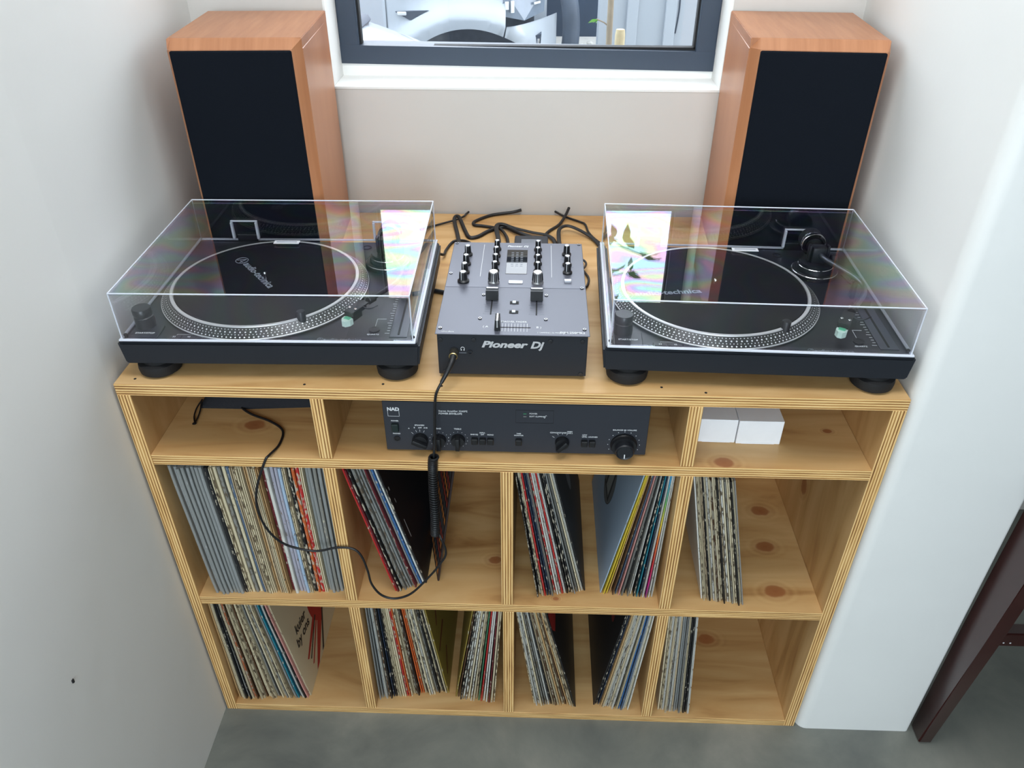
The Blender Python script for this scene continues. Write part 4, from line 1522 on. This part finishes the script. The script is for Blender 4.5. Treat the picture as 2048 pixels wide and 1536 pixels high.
def stack(where, group, z, b0, t0, b1, t1, y0, y1, seq, start=1, th_scale=0.84, spec=()):
    """a row of sleeves: bottom x runs b0..b1, x at 0.30 height runs t0..t1, front edge y0..y1"""
    n = len(seq)
    made = []
    for i, ch in enumerate(seq):
        f = (i + 0.5) / n
        xb, xt = b0 + (b1 - b0) * f, t0 + (t1 - t0) * f
        lean = math.atan2(xt - xb, 0.30)
        sp = min(abs(b1 - b0), abs(t1 - t0)) / n
        th = sp * th_scale * random.uniform(0.85, 1.0)
        plastic = ch == 'p'
        nm = CODE[ch]
        oe = ch in 'cCeEwWgTEU' and random.random() < 0.55
        yy = y0 + (y1 - y0) * f + random.uniform(-0.004, 0.004)
        yy = max(yy, 0.0035)
        h = SH + random.uniform(-0.003, 0.002) + (0.003 if plastic else 0)
        bow = random.uniform(-1, 1) * sp * 0.10
        if i in (0, n - 1):
            bow = 0.0
        me = sleeve_mesh(th, h, 0.312, oe, bow, 0.0004 if ch.isupper() else 0.00015)
        noun = 'record sleeve' if not plastic else 'record in clear plastic outer sleeve'
        col = nm if not plastic else 'grey'
        lab = '%s %s, %s from left in the %s' % (col, noun, ORD[i + start - 1], where)
        if plastic:
            lab = 'plastic sleeved record, %s from left in the %s' % (ORD[i + start - 1], where)
        o = obj('record_sleeve', me, MATS[nm], None, (xb, yy, z + 0.0002 + th / 2 * abs(math.sin(lean))), (0, lean, 0))
        tag(o, lab, 'record', group)
        made.append((o, th))
    return made


stack('upper left compartment', 'records in the upper left compartment', Z2, -0.5535, -0.567, -0.305, -0.306, 0.006, 0.02,
      'ppppppppkCcGcseCcTecTmwLLlCKORcppgpp')
stB = stack('upper second compartment', 'records in the upper second compartment', Z2, -0.215, -0.279, -0.156, -0.226, 0.02, 0.044, 'rmKGGGpGmpbwk')
stC1 = stack('upper third compartment, left stack', 'records in the upper third compartment', Z2, 0.054, 0.0125, 0.147, 0.078, 0.021, 0.034, 'KKCrnngRwwrwkKKpgcwk')
stC2 = stack('upper third compartment, right stack', 'records in the upper third compartment', Z2, 0.172, 0.228, 0.273, 0.2785, 0.034, 0.024, 'lyyTusigkgwKtnwBww')
stack('upper right compartment', 'records in the upper right compartment', Z2, 0.362, 0.309, 0.440, 0.377, 0.024, 0.012, 'wCcEkcWcUcCkEWcGcCkcp')
stE = stack('lower left compartment', 'records in the lower left compartment', Z3, -0.579, -0.5795, -0.424, -0.465, 0.012, 0.02, 'TcckwkcOuKcCuccECgkcCGcEpptnwkic')
stF1 = stack('lower second compartment, left stack', 'records in the lower second compartment', Z3, -0.277, -0.277, -0.128, -0.166, 0.022, 0.042, 'pppwUknkCcccRoCcUkoocKcWcGkCkcj')
stF2 = stack('lower second compartment, right stack', 'records in the lower second compartment', Z3, -0.116, -0.069, -0.028, -0.0115, 0.030, 0.02, 'juKWWcWcEvrwwmcC')
stG1 = stack('lower third compartment, left stack', 'records in the lower third compartment', Z3, 0.053, 0.0145, 0.145, 0.075, 0.018, 0.018, 'CwWcGGwkeUcTCuTCEk')
stG2 = stack('lower third compartment, right stack', 'records in the lower third compartment', Z3, 0.180, 0.226, 0.256, 0.2785, 0.022, 0.012, 'kKnTcwWcwkcbswcw')
stack('lower right compartment', 'records in the lower right compartment', Z3, 0.316, 0.306, 0.382, 0.361, 0.012, 0.010, 'cCwcGweppgckkw')


def face_print(o, th, side, name, polys, mat, off=0.0003):
    """flat printed shapes (y, z) on the right (+1) or left (-1) face of a sleeve"""
    if name == 'dash_row':
        sets = [polys]
    else:
        sets = [[q] for q in polys]
    for st in sets:
        bm = B()
        for poly in st:
            bm.faces.new([bm.verts.new((side * (th / 2 + off), y, z)) for y, z in poly])
        pr_ = obj(name, bm, mat, o)
        if name == 'dash_row':
            pr_['kind'] = 'stuff'


def ell(cy, cz, ry, rz_, n=28):
    return [(cy + ry * math.cos(2 * PI * k / n), cz + rz_ * math.sin(2 * PI * k / n)) for k in range(n)]


def strip(y0, y1, z0, z1):
    return [(y0, z0), (y1, z0), (y1, z1), (y0, z1)]


M_pr_red = simple('red_print', (176, 40, 36), 0.6)
M_pr_black = simple('black_print', (38, 38, 40), 0.6)
M_pr_maroon = simple('maroon_print', (110, 40, 34), 0.6)
M_pr_grey = simple('grey_cover_print', (110, 112, 112), 0.6)
# cover at the right end of the lower left stack: small words and a red mitt with stripes
o, th = stE[-1]
o['label'] = 'cream record cover reading kuier by ons with red shape, lower left compartment'
RF = (PI / 2, 0, PI / 2)
text('kuier', 0.030, M_pr_black, o, (th / 2 + 0.0003, 0.043, 0.150), (PI / 2, 0.22, PI / 2), bold=0.0006)
text('by ons', 0.030, M_pr_black, o, (th / 2 + 0.0003, 0.030, 0.123), (PI / 2, 0.18, PI / 2), bold=0.0006)
face_print(o, th, 1, 'cover_print', [ell(0.168, 0.125, 0.046, 0.062)], M_pr_red)
face_print(o, th, 1, 'cover_print', [[(0.128, 0.105), (0.136, 0.092), (0.050, 0.060), (0.044, 0.066)], [(0.150, 0.085), (0.180, 0.070), (0.082, 0.004), (0.062, 0.004)], [(0.142, 0.09), (0.147, 0.084), (0.062, 0.030), (0.056, 0.033)]], M_pr_red, 0.0004)
face_print(o, th, 1, 'cover_print', [[(0.138, 0.098), (0.142, 0.093), (0.060, 0.048), (0.056, 0.052)], [(0.185, 0.085), (0.192, 0.080), (0.124, 0.004), (0.112, 0.004)]], M_pr_black, 0.0005)
# yellow cover of the next stack: dark brush strokes
o, th = stF1[-1]
o['label'] = 'mustard record cover with dark brush strokes facing the lower second gap'
face_print(o, th, 1, 'cover_print', [[(0.036, 0.180), (0.043, 0.178), (0.062, 0.205), (0.054, 0.208)], [(0.012, 0.130), (0.017, 0.124), (0.090, 0.132), (0.086, 0.142)], [(0.022, 0.036), (0.028, 0.032), (0.070, 0.075), (0.064, 0.080)], [(0.10, 0.20), (0.106, 0.20), (0.15, 0.26), (0.14, 0.26)]], M_pr_maroon)
# black cover with grey ellipse / pale blue cover with record label outline
o, th = stC1[-1]
o['label'] = 'black record cover with grey ellipse leaning in the upper third compartment'
face_print(o, th, 1, 'cover_print', [ell(0.150, 0.185, 0.030, 0.055)], M_pr_grey)
o, th = stC2[0]
o['label'] = 'pale blue record cover with dark grey label emblem in the upper row'
face_print(o, th, -1, 'cover_print', [ell(0.182, 0.132, 0.052, 0.052)], M_pr_grey)
face_print(o, th, -1, 'cover_print', [ell(0.182, 0.132, 0.0535, 0.0535)], M_pr_black, 0.0002)
face_print(o, th, -1, 'cover_print', [strip(0.150, 0.156, 0.100, 0.172), strip(0.148, 0.215, 0.096, 0.101), strip(0.196, 0.202, 0.10, 0.174)], M_pr_black, 0.0005)
face_print(o, th, -1, 'cover_print', [strip(0.160, 0.192, 0.104, 0.176)], simple('pale_bar_print', (150, 152, 148), 0.6), 0.0006)
o, th = stG1[-1]
o['label'] = 'black record cover with red patch at the lower third gap'
face_print(o, th, 1, 'cover_print', [[(0.006, 0.298), (0.060, 0.290), (0.068, 0.222), (0.024, 0.226), (0.004, 0.256)]], M_pr_red)
o, th = stG2[0]
o['label'] = 'dark record cover with blurry figures facing left in the lower third gap'
face_print(o, th, -1, 'cover_print', [[(0.05, 0.30), (0.09, 0.30), (0.08, 0.235), (0.06, 0.24)]], simple('olive_print', (130, 126, 92), 0.6))
face_print(o, th, -1, 'cover_print', [ell(0.07, 0.215, 0.016, 0.014, 12), [(0.12, 0.26), (0.135, 0.30), (0.145, 0.26)], [(0.2, 0.18), (0.21, 0.28), (0.225, 0.2)]], M_pr_maroon)
# white specks of wear text on the black cover of the second upper stack
o, th = stB[-1]
o['label'] = 'black record cover with worn white edge beside the dashed sleeve'
face_print(o, th, 1, 'cover_print', [strip(0.018, 0.0205, 0.11, 0.155), strip(0.010, 0.013, 0.235, 0.243), strip(0.016, 0.018, 0.20, 0.21)], M_white)

# sleeve with a pattern of dashes leaning the other way in the second upper compartment
M_gate = simple('brown_black_sleeve_card', (46, 34, 32), 0.6, vary=0.35, scale=60)
pr = obj('record_sleeve', sleeve_mesh(0.0035, SH, 0.312, False, 0.0, 0), M_gate, None, (-0.1345, 0.050, Z2 + 0.001), (0, math.radians(8.5), math.radians(13.0)))
tag(pr, 'black record sleeve with orange and red dashes leaning behind the coiled cable', 'record', 'records in the upper second compartment')
M_og = simple('orange_dash_print', (226, 136, 56), 0.6)
M_or = simple('red_dash_print', (176, 62, 42), 0.6)
M_dg = simple('grey_dash_print', (78, 84, 86), 0.6)
rowmats = [M_og, M_dg, M_or, M_og, M_or, M_dg, M_og, M_dg, M_or, M_og, M_or, M_dg, M_or, M_og]
for r in range(14):
    z = 0.012 + r * 0.0215
    polys = []
    for q in range(8):
        y = 0.006 + q * 0.0165 + 0.004 * (r % 2)
        polys.append([(y, z), (y + 0.009, z), (y + 0.011, z + 0.014), (y + 0.002, z + 0.014)])
    for sd in (-1, 1):
        face_print(pr, 0.0035, sd, 'dash_row', polys, rowmats[r])
face_print(pr, 0.0035, 1, 'cover_print', [[(0.125, 0.18), (0.14, 0.18), (0.175, 0.30), (0.155, 0.30)], [(0.06, 0.225), (0.07, 0.215), (0.16, 0.255), (0.155, 0.268)]], simple('tan_stroke_print', (138, 106, 74), 0.6), 0.0005)

# ------------------------------------------------------------------ dark stool on the right
stl = thing('bar_stool', 'dark red varnished wooden stool leg and rung beside the pier', 'stool', (0.85, -0.03, 0))


def leg(x0, y0, xdir, ydir):
    bm = B()
    w = 0.027
    hts = [0.0, 0.006, 0.35, 0.72]
    rings = []
    for z in hts:
        f = z / 0.5
        yf, yb = 0.0 - 0.038 * f, 0.040 - 0.004 * f
        ins = 0.004 if z == 0 else 0.0
        ring = [(ins, yb - ins), (ins, yf + ins), (w - ins, yf + ins), (w - ins, yb - ins)]
        rings.append([bm.verts.new((xdir * x, ydir * y, z)) for x, y in ring])
    for a, b_ in zip(rings, rings[1:]):
        for k in range(4):
            bm.faces.new((a[k], a[(k + 1) % 4], b_[(k + 1) % 4], b_[k]))
    bm.faces.new(rings[0])
    bm.faces.new(rings[-1])
    es = [e for e in bm.edges if e.calc_length() > 0.1]
    bmesh.ops.bevel(bm, geom=es, offset=0.003, segments=2, affect='EDGES')
    return obj('leg', bm, M_stool, stl, (x0, y0, 0), smooth=40)


leg(0.0, 0.0, 1, 1)
leg(0.42, 0.0, -1, 1)
leg(0.0, -0.42, 1, -1)
leg(0.42, -0.42, -1, -1)
for a in ((0.024, 0.396, -0.012, 0.014, 0.338, 0.372), (0.024, 0.396, -0.436, -0.412, 0.338, 0.372)):
    bm = B()
    box(bm, *a, 0.003)
    rg = obj('rung', bm, M_stool, stl)
    if a[2] == -0.012:
        for x in (0.046, 0.058):
            bm = B()
            cyl(bm, (x, -0.0122, 0.349), 0.0017, -0.0006, 8, 'y')
            obj('paint_speck', bm, M_white, rg)
bm = B()
box(bm, -0.03, 0.45, -0.50, 0.085, 0.72, 0.75, 0.006)
obj('seat', bm, M_stool, stl, smooth=40)

# ------------------------------------------------------------------ outside the window
M_ground = simple('pale_driveway_concrete', (150, 152, 150), 0.9, vary=0.15, scale=6)
bm = B()
box(bm, -8, 9, BACK + 0.14, 12, -0.25, -0.10)
obj('ground', bm, M_ground, kind='structure', label='pale concrete driveway outside the window', category='ground')
M_carw = simple('white_car_paint', (180, 187, 194), 0.25, vary=0.01, coat=0.6)
M_carw2 = simple('white_hatchback_paint', (182, 188, 194), 0.2, vary=0.01, coat=0.6)
M_tyre = simple('dusty_tyre_rubber', (72, 78, 88), 0.9, vary=0.35, scale=45)
M_lens = simple('headlamp_lens_grey', (120, 132, 146), 0.12, vary=0.25, scale=12, coat=0.5)
M_dark = simple('dark_trim_plastic', (62, 72, 86), 0.6, vary=0.15)
M_carglass = simple('car_window_glass', (70, 92, 92), 0.08, vary=0.1, scale=4)

car = thing('pickup_truck', 'white pickup parked outside the window with dusty front wheel', 'car', (-0.29, 3.0, -0.10))
cz, cxw = 0.50, 0.0     # wheel centre height above ground, wheel at x = 0


def car_side(y):
    return y


def arch_pts(r, n=18):
    return [(r * math.cos(a), cz + r * 0.98 * math.sin(a)) for a in [math.radians(188 - 196 * k / n) for k in range(n + 1)]]


def shaped_panel(name, poly, y0, y1, mat, bulge=None, sub=0):
    bm = B()
    prism(bm, poly, y0, y1, 'y')
    if bulge:
        for v in bm.verts:
            v.co.y += bulge(v.co.x, v.co.z)
    return obj(name, bm, mat, car, smooth=35)


def nose(x, z):
    return max(0, (x - 0.12) / 0.30) ** 2 * 0.34 if x > 0.12 else 0.0


def car_grid(name, x0, x1, z0, z1, nx, nz, mat, holes, extra=None, yoff=0.0, thick=0.02):
    """side skin as a grid, bulging out over the wheel; cells whose centre is inside a hole are left open"""
    bm = B()
    V = {}

    def bul(x, z):
        r = math.hypot(x, (z - cz))
        flare = 0.055 * math.exp(-((r - 0.43) / 0.07) ** 2)
        return nose(x, z) - flare - 0.03 * math.sin(PI * min(1, max(0, (z - 0.3) / 0.9)))
    for layer in (0, 1):
        for i in range(nx + 1):
            for j in range(nz + 1):
                x, z = x0 + (x1 - x0) * i / nx, z0 + (z1 - z0) * j / nz
                # pull vertices next to the arch onto its circle
                r = math.hypot(x, z - cz)
                if holes and 0.36 < r < 0.425 and z > cz - 0.2:
                    k = 0.393 / r
                    x, z = x * k, cz + (z - cz) * k
                V[layer, i, j] = bm.verts.new((x, bul(x, z) + yoff + layer * thick, z))
    for i in range(nx):
        for j in range(nz):
            q = [V[0, i, j], V[0, i + 1, j], V[0, i + 1, j + 1], V[0, i, j + 1]]
            c = sum((v.co for v in q), Vector()) / 4
            if holes and math.hypot(c.x, c.z - cz) < 0.385:
                continue
            bm.faces.new(q)
            bm.faces.new([V[1, i, j], V[1, i, j + 1], V[1, i + 1, j + 1], V[1, i + 1, j]])
    bound = [e for e in bm.edges if len(e.link_faces) == 1]
    bmesh.ops.delete(bm, geom=[v for v in bm.verts if not v.link_faces], context='VERTS')
    obj(name, bm, mat, car, smooth=50)


car_grid('front_wing', -0.376, 0.17, 0.30, 1.16, 40, 56, M_carw, True)
car_grid('bumper', 0.175, 0.41, 0.30, 0.90, 14, 24, M_carw, True)
car_grid('wing_top', 0.175, 0.41, 1.05, 1.16, 14, 6, M_carw, False)
car_grid('door', -1.55, -0.384, 0.34, 1.16, 20, 20, M_carw, False)
car_grid('rear_side', -3.9, -1.558, 0.34, 1.16, 20, 20, M_carw, False)
bm = B()
prism(bm, [(-0.376, 0.3), (0.30, 0.3), (0.30, 0.96), (-0.376, 0.96)], 0.10, 0.13, 'y')
obj('arch_liner', bm, M_tyre, car)
bm = B()
prism(bm, [(-3.9, 0.34), (0.36, 0.34), (0.36, 1.14), (0.2, 1.2), (-0.9, 1.24), (-3.9, 1.18)], 0.30, 1.75, 'y')
obj('body_shell', bm, M_carw, car)
bm = B()
prism(bm, [(-2.7, 1.18), (-0.9, 1.24), (-1.5, 1.72), (-2.5, 1.74)], 0.16, 1.65, 'y')
obj('cabin', bm, M_carw, car)
for a in ([(-1.78, 1.24), (-1.12, 1.26), (-1.55, 1.64), (-1.78, 1.66)], [(-2.55, 1.24), (-1.86, 1.24), (-1.86, 1.66), (-2.42, 1.66)]):
    bm = B()
    prism(bm, a, 0.145, 0.17, 'y')
    obj('side_window', bm, M_carglass, car)
bm = B()
lathe(bm, [(0.0, 0.03), (0.17, 0.03), (0.19, 0.0), (0.235, -0.02), (0.33, -0.02), (0.352, 0.02), (0.352, 0.16), (0.33, 0.20), (0.0, 0.20)], 48, (0, 0.03, cz - 0.165 + 0.02), axis='y')
obj('wheel', bm, M_tyre, car, smooth=40)
bm = B()
lathe(bm, [(0.0, 0.03), (0.17, 0.03), (0.19, 0.0), (0.235, -0.02), (0.33, -0.02), (0.352, 0.02), (0.352, 0.16), (0.33, 0.20), (0.0, 0.20)], 48, (-2.95, 0.0, cz - 0.165 + 0.02), axis='y')
obj('wheel', bm, M_tyre, car, smooth=40)
# headlamp, set at the front corner
bm = B()
V = []
for layer in (0.0, 0.03):
    V.append([bm.verts.new((x, nose(x, z) - 0.032 + layer, z)) for x, z in ((0.148, 0.942), (0.255, 0.912), (0.346, 0.932), (0.352, 1.045), (0.165, 1.048))])
bm.faces.new(V[0])
bm.faces.new(V[1][::-1])
for k in range(5):
    bm.faces.new((V[0][k], V[0][(k + 1) % 5], V[1][(k + 1) % 5], V[1][k]))
hl = obj('headlamp', bm, M_lens, car)
for x, z, w_, h_ in ((0.175, 0.985, 0.018, 0.034), (0.200, 0.978, 0.018, 0.05), (0.318, 0.998, 0.05, 0.008), (0.312, 0.978, 0.05, 0.010)):
    bm = B()
    box(bm, -w_ / 2, w_ / 2, -0.004, 0.002, -h_ / 2, h_ / 2, 0.001, 1)
    obj('reflector', bm, M_white, hl, (x, nose(x, z) - 0.035, z), (0, 0, math.atan(2 * max(0, x - 0.12) / 0.09 * 0.34)))
# side repeater in a dark triangle
bm = B()
prism(bm, [(-0.337, 0.960), (-0.181, 0.967), (-0.196, 0.960), (-0.262, 0.925), (-0.272, 0.925)], -0.045, -0.030, 'y')
rp_ = obj('side_vent', bm, M_dark, car)
bm = B()
box(bm, -0.328, -0.285, -0.049, -0.042, 0.945, 0.961, 0.004)
obj('side_repeater', bm, M_white, rp_)
# fog lamp pocket and dark bumper guard
bm = B()
prism(bm, [(0.298, 0.76), (0.330, 0.76), (0.336, 0.85), (0.306, 0.842)], 0.06, 0.16, 'y')
fp = obj('fog_pocket', bm, M_dark, car)
bm = B()
tube(bm, [(0.320, 0.062, 0.775), (0.322, 0.062, 0.83)], 0.008, 8)
obj('fog_trim', bm, M_chrome, fp)
bm = B()
tube(bm, catmull([(0.45, 0.30, 0.55), (0.475, 0.30, 0.70), (0.485, 0.30, 0.82), (0.475, 0.30, 0.93), (0.45, 0.34, 1.04)], 6), 0.045, 10)
obj('bumper_guard', bm, simple('dark_grey_guard', (78, 88, 102), 0.5, vary=0.25, scale=14), car, smooth=50)

# nearer white hatchback: bonnet corner and windscreen foot
hb = thing('hatchback_car', 'white hatchback parked close outside, bonnet and windscreen corner showing', 'car', (-0.72, 1.7, -0.025))
bm = B()
nx, ny = 14, 12
V = {}
for i in range(nx + 1):
    for j in range(ny + 1):
        u, v = i / nx, j / ny
        x = 0.06 + 0.72 * u
        y = -0.66 + 1.32 * v
        edge = abs(2 * v - 1)
        z = 1.010 - 0.24 * u ** 1.15 - 0.05 * edge ** 3 - (0.0 if u < 0.8 else 0.9 * (u - 0.8) ** 2)
        V[i, j] = bm.verts.new((x - 0.10 * edge ** 2 * u, y, z))
for i in range(nx):
    for j in range(ny):
        bm.faces.new((V[i, j], V[i + 1, j], V[i + 1, j + 1], V[i, j + 1]))
ext = bmesh.ops.extrude_face_region(bm, geom=bm.faces[:])
for v in [g for g in ext['geom'] if isinstance(g, bmesh.types.BMVert)]:
    v.co.z -= 0.03
obj('bonnet', bm, M_carw2, hb, smooth=40)
bm = B()
prism(bm, [(-2.6, 0.25), (0.70, 0.25), (0.70, 0.66), (0.06, 0.93), (-0.10, 0.94), (-2.6, 0.98)], -0.64, 0.64, 'y')
obj('body_shell', bm, M_carw2, hb, smooth=30)
bm = B()
prism(bm, [(-2.4, 0.96), (-0.10, 0.96), (-0.90, 1.46), (-2.1, 1.48)], -0.60, 0.60, 'y')
obj('cabin', bm, M_carw2, hb, smooth=30)
bm = B()
prism(bm, [(0.02, 0.962), (0.035, 0.975), (-0.80, 1.45), (-0.83, 1.44)], -0.57, 0.57, 'y')
obj('windscreen', bm, simple('green_tinted_windscreen', (124, 158, 146), 0.08, vary=0.1, scale=5), hb)
bm = B()
tube(bm, catmull([(0.075, -0.62, 0.975), (0.085, 0.0, 1.002), (0.085, 0.50, 0.985), (0.060, 0.60, 0.975), (-0.02, 0.625, 0.99), (-0.20, 0.63, 1.09), (-0.55, 0.62, 1.31)], 8), 0.035, 8, 0.6)
obj('cowl_trim', bm, M_dark, hb, smooth=50)
bm = B()
tube(bm, [(0.05, 0.45, 1.01), (-0.02, 0.20, 1.03), (-0.06, -0.15, 1.05)], 0.012, 6)
obj('wiper', bm, M_blackrub, hb)
for wx in (0.35, -1.95):
    bm = B()
    cyl(bm, (wx, -0.67, 0.205), 0.28, 0.16, 28, 'y', bev=0.03)
    obj('wheel', bm, M_tyre, hb, smooth=40)

# boundary wall with shallow pilasters, dark gap with rubble, young tree
bm = B()
box(bm, 0.335, 4.5, 3.35, 3.5, -0.1, 1.75)
bwall = obj('garden_wall', bm, M_ext, kind='structure', label='pale painted garden wall outside to the right', category='wall')
for x in (0.47, 0.66, 0.95):
    bm = B()
    box(bm, x, x + 0.055, 3.325, 3.35, -0.1, 1.75, 0.004)
    obj('pilaster', bm, M_ext, bwall)
bm = B()
tube(bm, catmull([(0.735, 3.348, 0.98), (0.728, 3.348, 0.90), (0.73, 3.348, 0.80), (0.722, 3.348, 0.70)], 5), 0.004, 5)
obj('crack', bm, M_dark, bwall)
bm = B()
box(bm, -4.0, 0.75, 4.45, 4.6, -0.1, 1.5)  # dark sheet with the shade of the gap put into its colour
obj('gap_shade_wall', bm, simple('dark_gap_shade', (54, 66, 82), 0.9, vary=0.3, scale=9), kind='structure', label='dark wall painted as the shade in the gap behind the pickup', category='wall')
M_rub = simple('pale_rubble', (176, 174, 168), 0.9, vary=0.2, scale=20)
bm = B()
prism(bm, [(3.75, -0.1), (4.45, -0.1), (4.45, 0.46), (4.15, 0.42)], 0.10, 0.50, 'x')
obj('rubble_mound', bm, M_rub, kind='structure', label='low mound of pale rubble under the stones outside', category='mound')
for k, (x, y, r, lab) in enumerate(((0.19, 4.20, 0.030, 'pale rubble stone at the left end of the heap outside'), (0.245, 4.27, 0.026, 'pale rubble stone second from the left on the heap outside'),
                                    (0.295, 4.20, 0.033, 'largest pale rubble stone in the middle of the heap outside'), (0.35, 4.28, 0.025, 'small pale rubble stone right of the heap middle outside'),
                                    (0.395, 4.20, 0.028, 'pale rubble stone at the right end of the heap outside'))):
    bm = B()
    bmesh.ops.create_icosphere(bm, subdivisions=1, radius=r)
    for v in bm.verts:
        v.co *= random.uniform(0.8, 1.15)
        v.co.z *= 0.8
    tag(obj('rubble_stone', bm, M_rub, None, (x, y, 0.42 + (y - 4.15) * 0.13 + r * 0.62)), lab, 'stone', 'rubble outside')

tree = thing('young_tree', 'slender young tree with green leaves outside the window', 'tree', (0.262, 1.75, -0.10))
M_bark = simple('pale_bark', (142, 130, 112), 0.9, vary=0.2, scale=60)
M_leaf = simple('fresh_green_leaf', (122, 178, 84), 0.5, vary=0.25, scale=20)
bm = B()
tube(bm, catmull([(0.004, 0, 0), (0.003, 0, 0.6), (-0.002, 0, 1.15), (-0.010, 0.0, 1.6), (0.02, 0.02, 2.05), (0.0, 0.0, 2.5)], 6), 0.011, 8, rfun=lambda t: 0.012 - 0.006 * t)
obj('trunk', bm, M_bark, tree, smooth=60)
leafv = [(0, 0, 0), (0.30, 0.17, 0.05), (0.65, 0.16, 0.06), (1, 0, -0.05), (0.65, -0.16, 0.06), (0.30, -0.17, 0.05), (0.32, 0, 0), (0.65, 0, 0.0)]
leaff = [(0, 1, 6), (1, 2, 7, 6), (2, 3, 7), (0, 6, 5), (6, 7, 4, 5), (7, 3, 4)]
lm = bpy.data.meshes.new('leaf')
lm.from_pydata([tuple(0.06 * c for c in v) for v in leafv], [], leaff)
lm.materials.append(M_leaf)


def leaf(p, rx, ry, rz_, s=1.0):
    o = bpy.data.objects.new('leaf', lm)
    COL.objects.link(o)
    o.parent = tree
    o.location = p
    o.rotation_euler = (rx, ry, rz_)
    o.scale = (s, s, s)


bm = B()
tube(bm, [(0.0, 0, 1.13), (-0.02, 0.0, 1.145), (-0.045, 0, 1.155)], 0.0022, 5)
obj('twig', bm, M_bark, tree)
for a, s in ((2.7, 0.8), (3.3, 0.9), (3.9, 0.7), (2.0, 0.6), (4.4, 0.6)):
    leaf((-0.040, 0, 1.152), 0.9, 0.2, a, s * 0.62)
twigs = []
for k in range(12):
    z0_ = 1.75 + 0.06 * k
    a = 2.4 * k
    ln = random.uniform(0.16, 0.34)
    tip = (ln * math.cos(a), ln * math.sin(a), z0_ + 0.12)
    bm = B()
    tube(bm, [(0.0, 0, z0_), (tip[0] * 0.5, tip[1] * 0.5, z0_ + 0.08), tip], 0.003, 5)
    obj('twig', bm, M_bark, tree)
    for q in range(9):
        f = 0.25 + 0.75 * q / 8
        leaf((tip[0] * f, tip[1] * f, z0_ + 0.12 * f), random.uniform(-0.8, 0.8), random.uniform(-0.5, 0.6), random.uniform(0, 6.28), random.uniform(0.9, 1.5))
stp = thing('tree_stump', 'pale sawn wooden post stub beside the young tree outside', 'stump', (0.300, 1.80, -0.10))
bm = B()
lathe(bm, [(0, 0), (0.019, 0), (0.017, 0.5), (0.0165, 1.10), (0.014, 1.115), (0, 1.112)], 14)
obj('post', bm, simple('pale_raw_wood', (186, 172, 138), 0.8, vary=0.2, scale=70), stp, smooth=40)
bm = B()
cyl(bm, (0, 0, 1.113), 0.012, 0.003, 12)
obj('cut_end', bm, simple('cut_wood_end', (200, 184, 150), 0.8, vary=0.15, scale=90), stp)
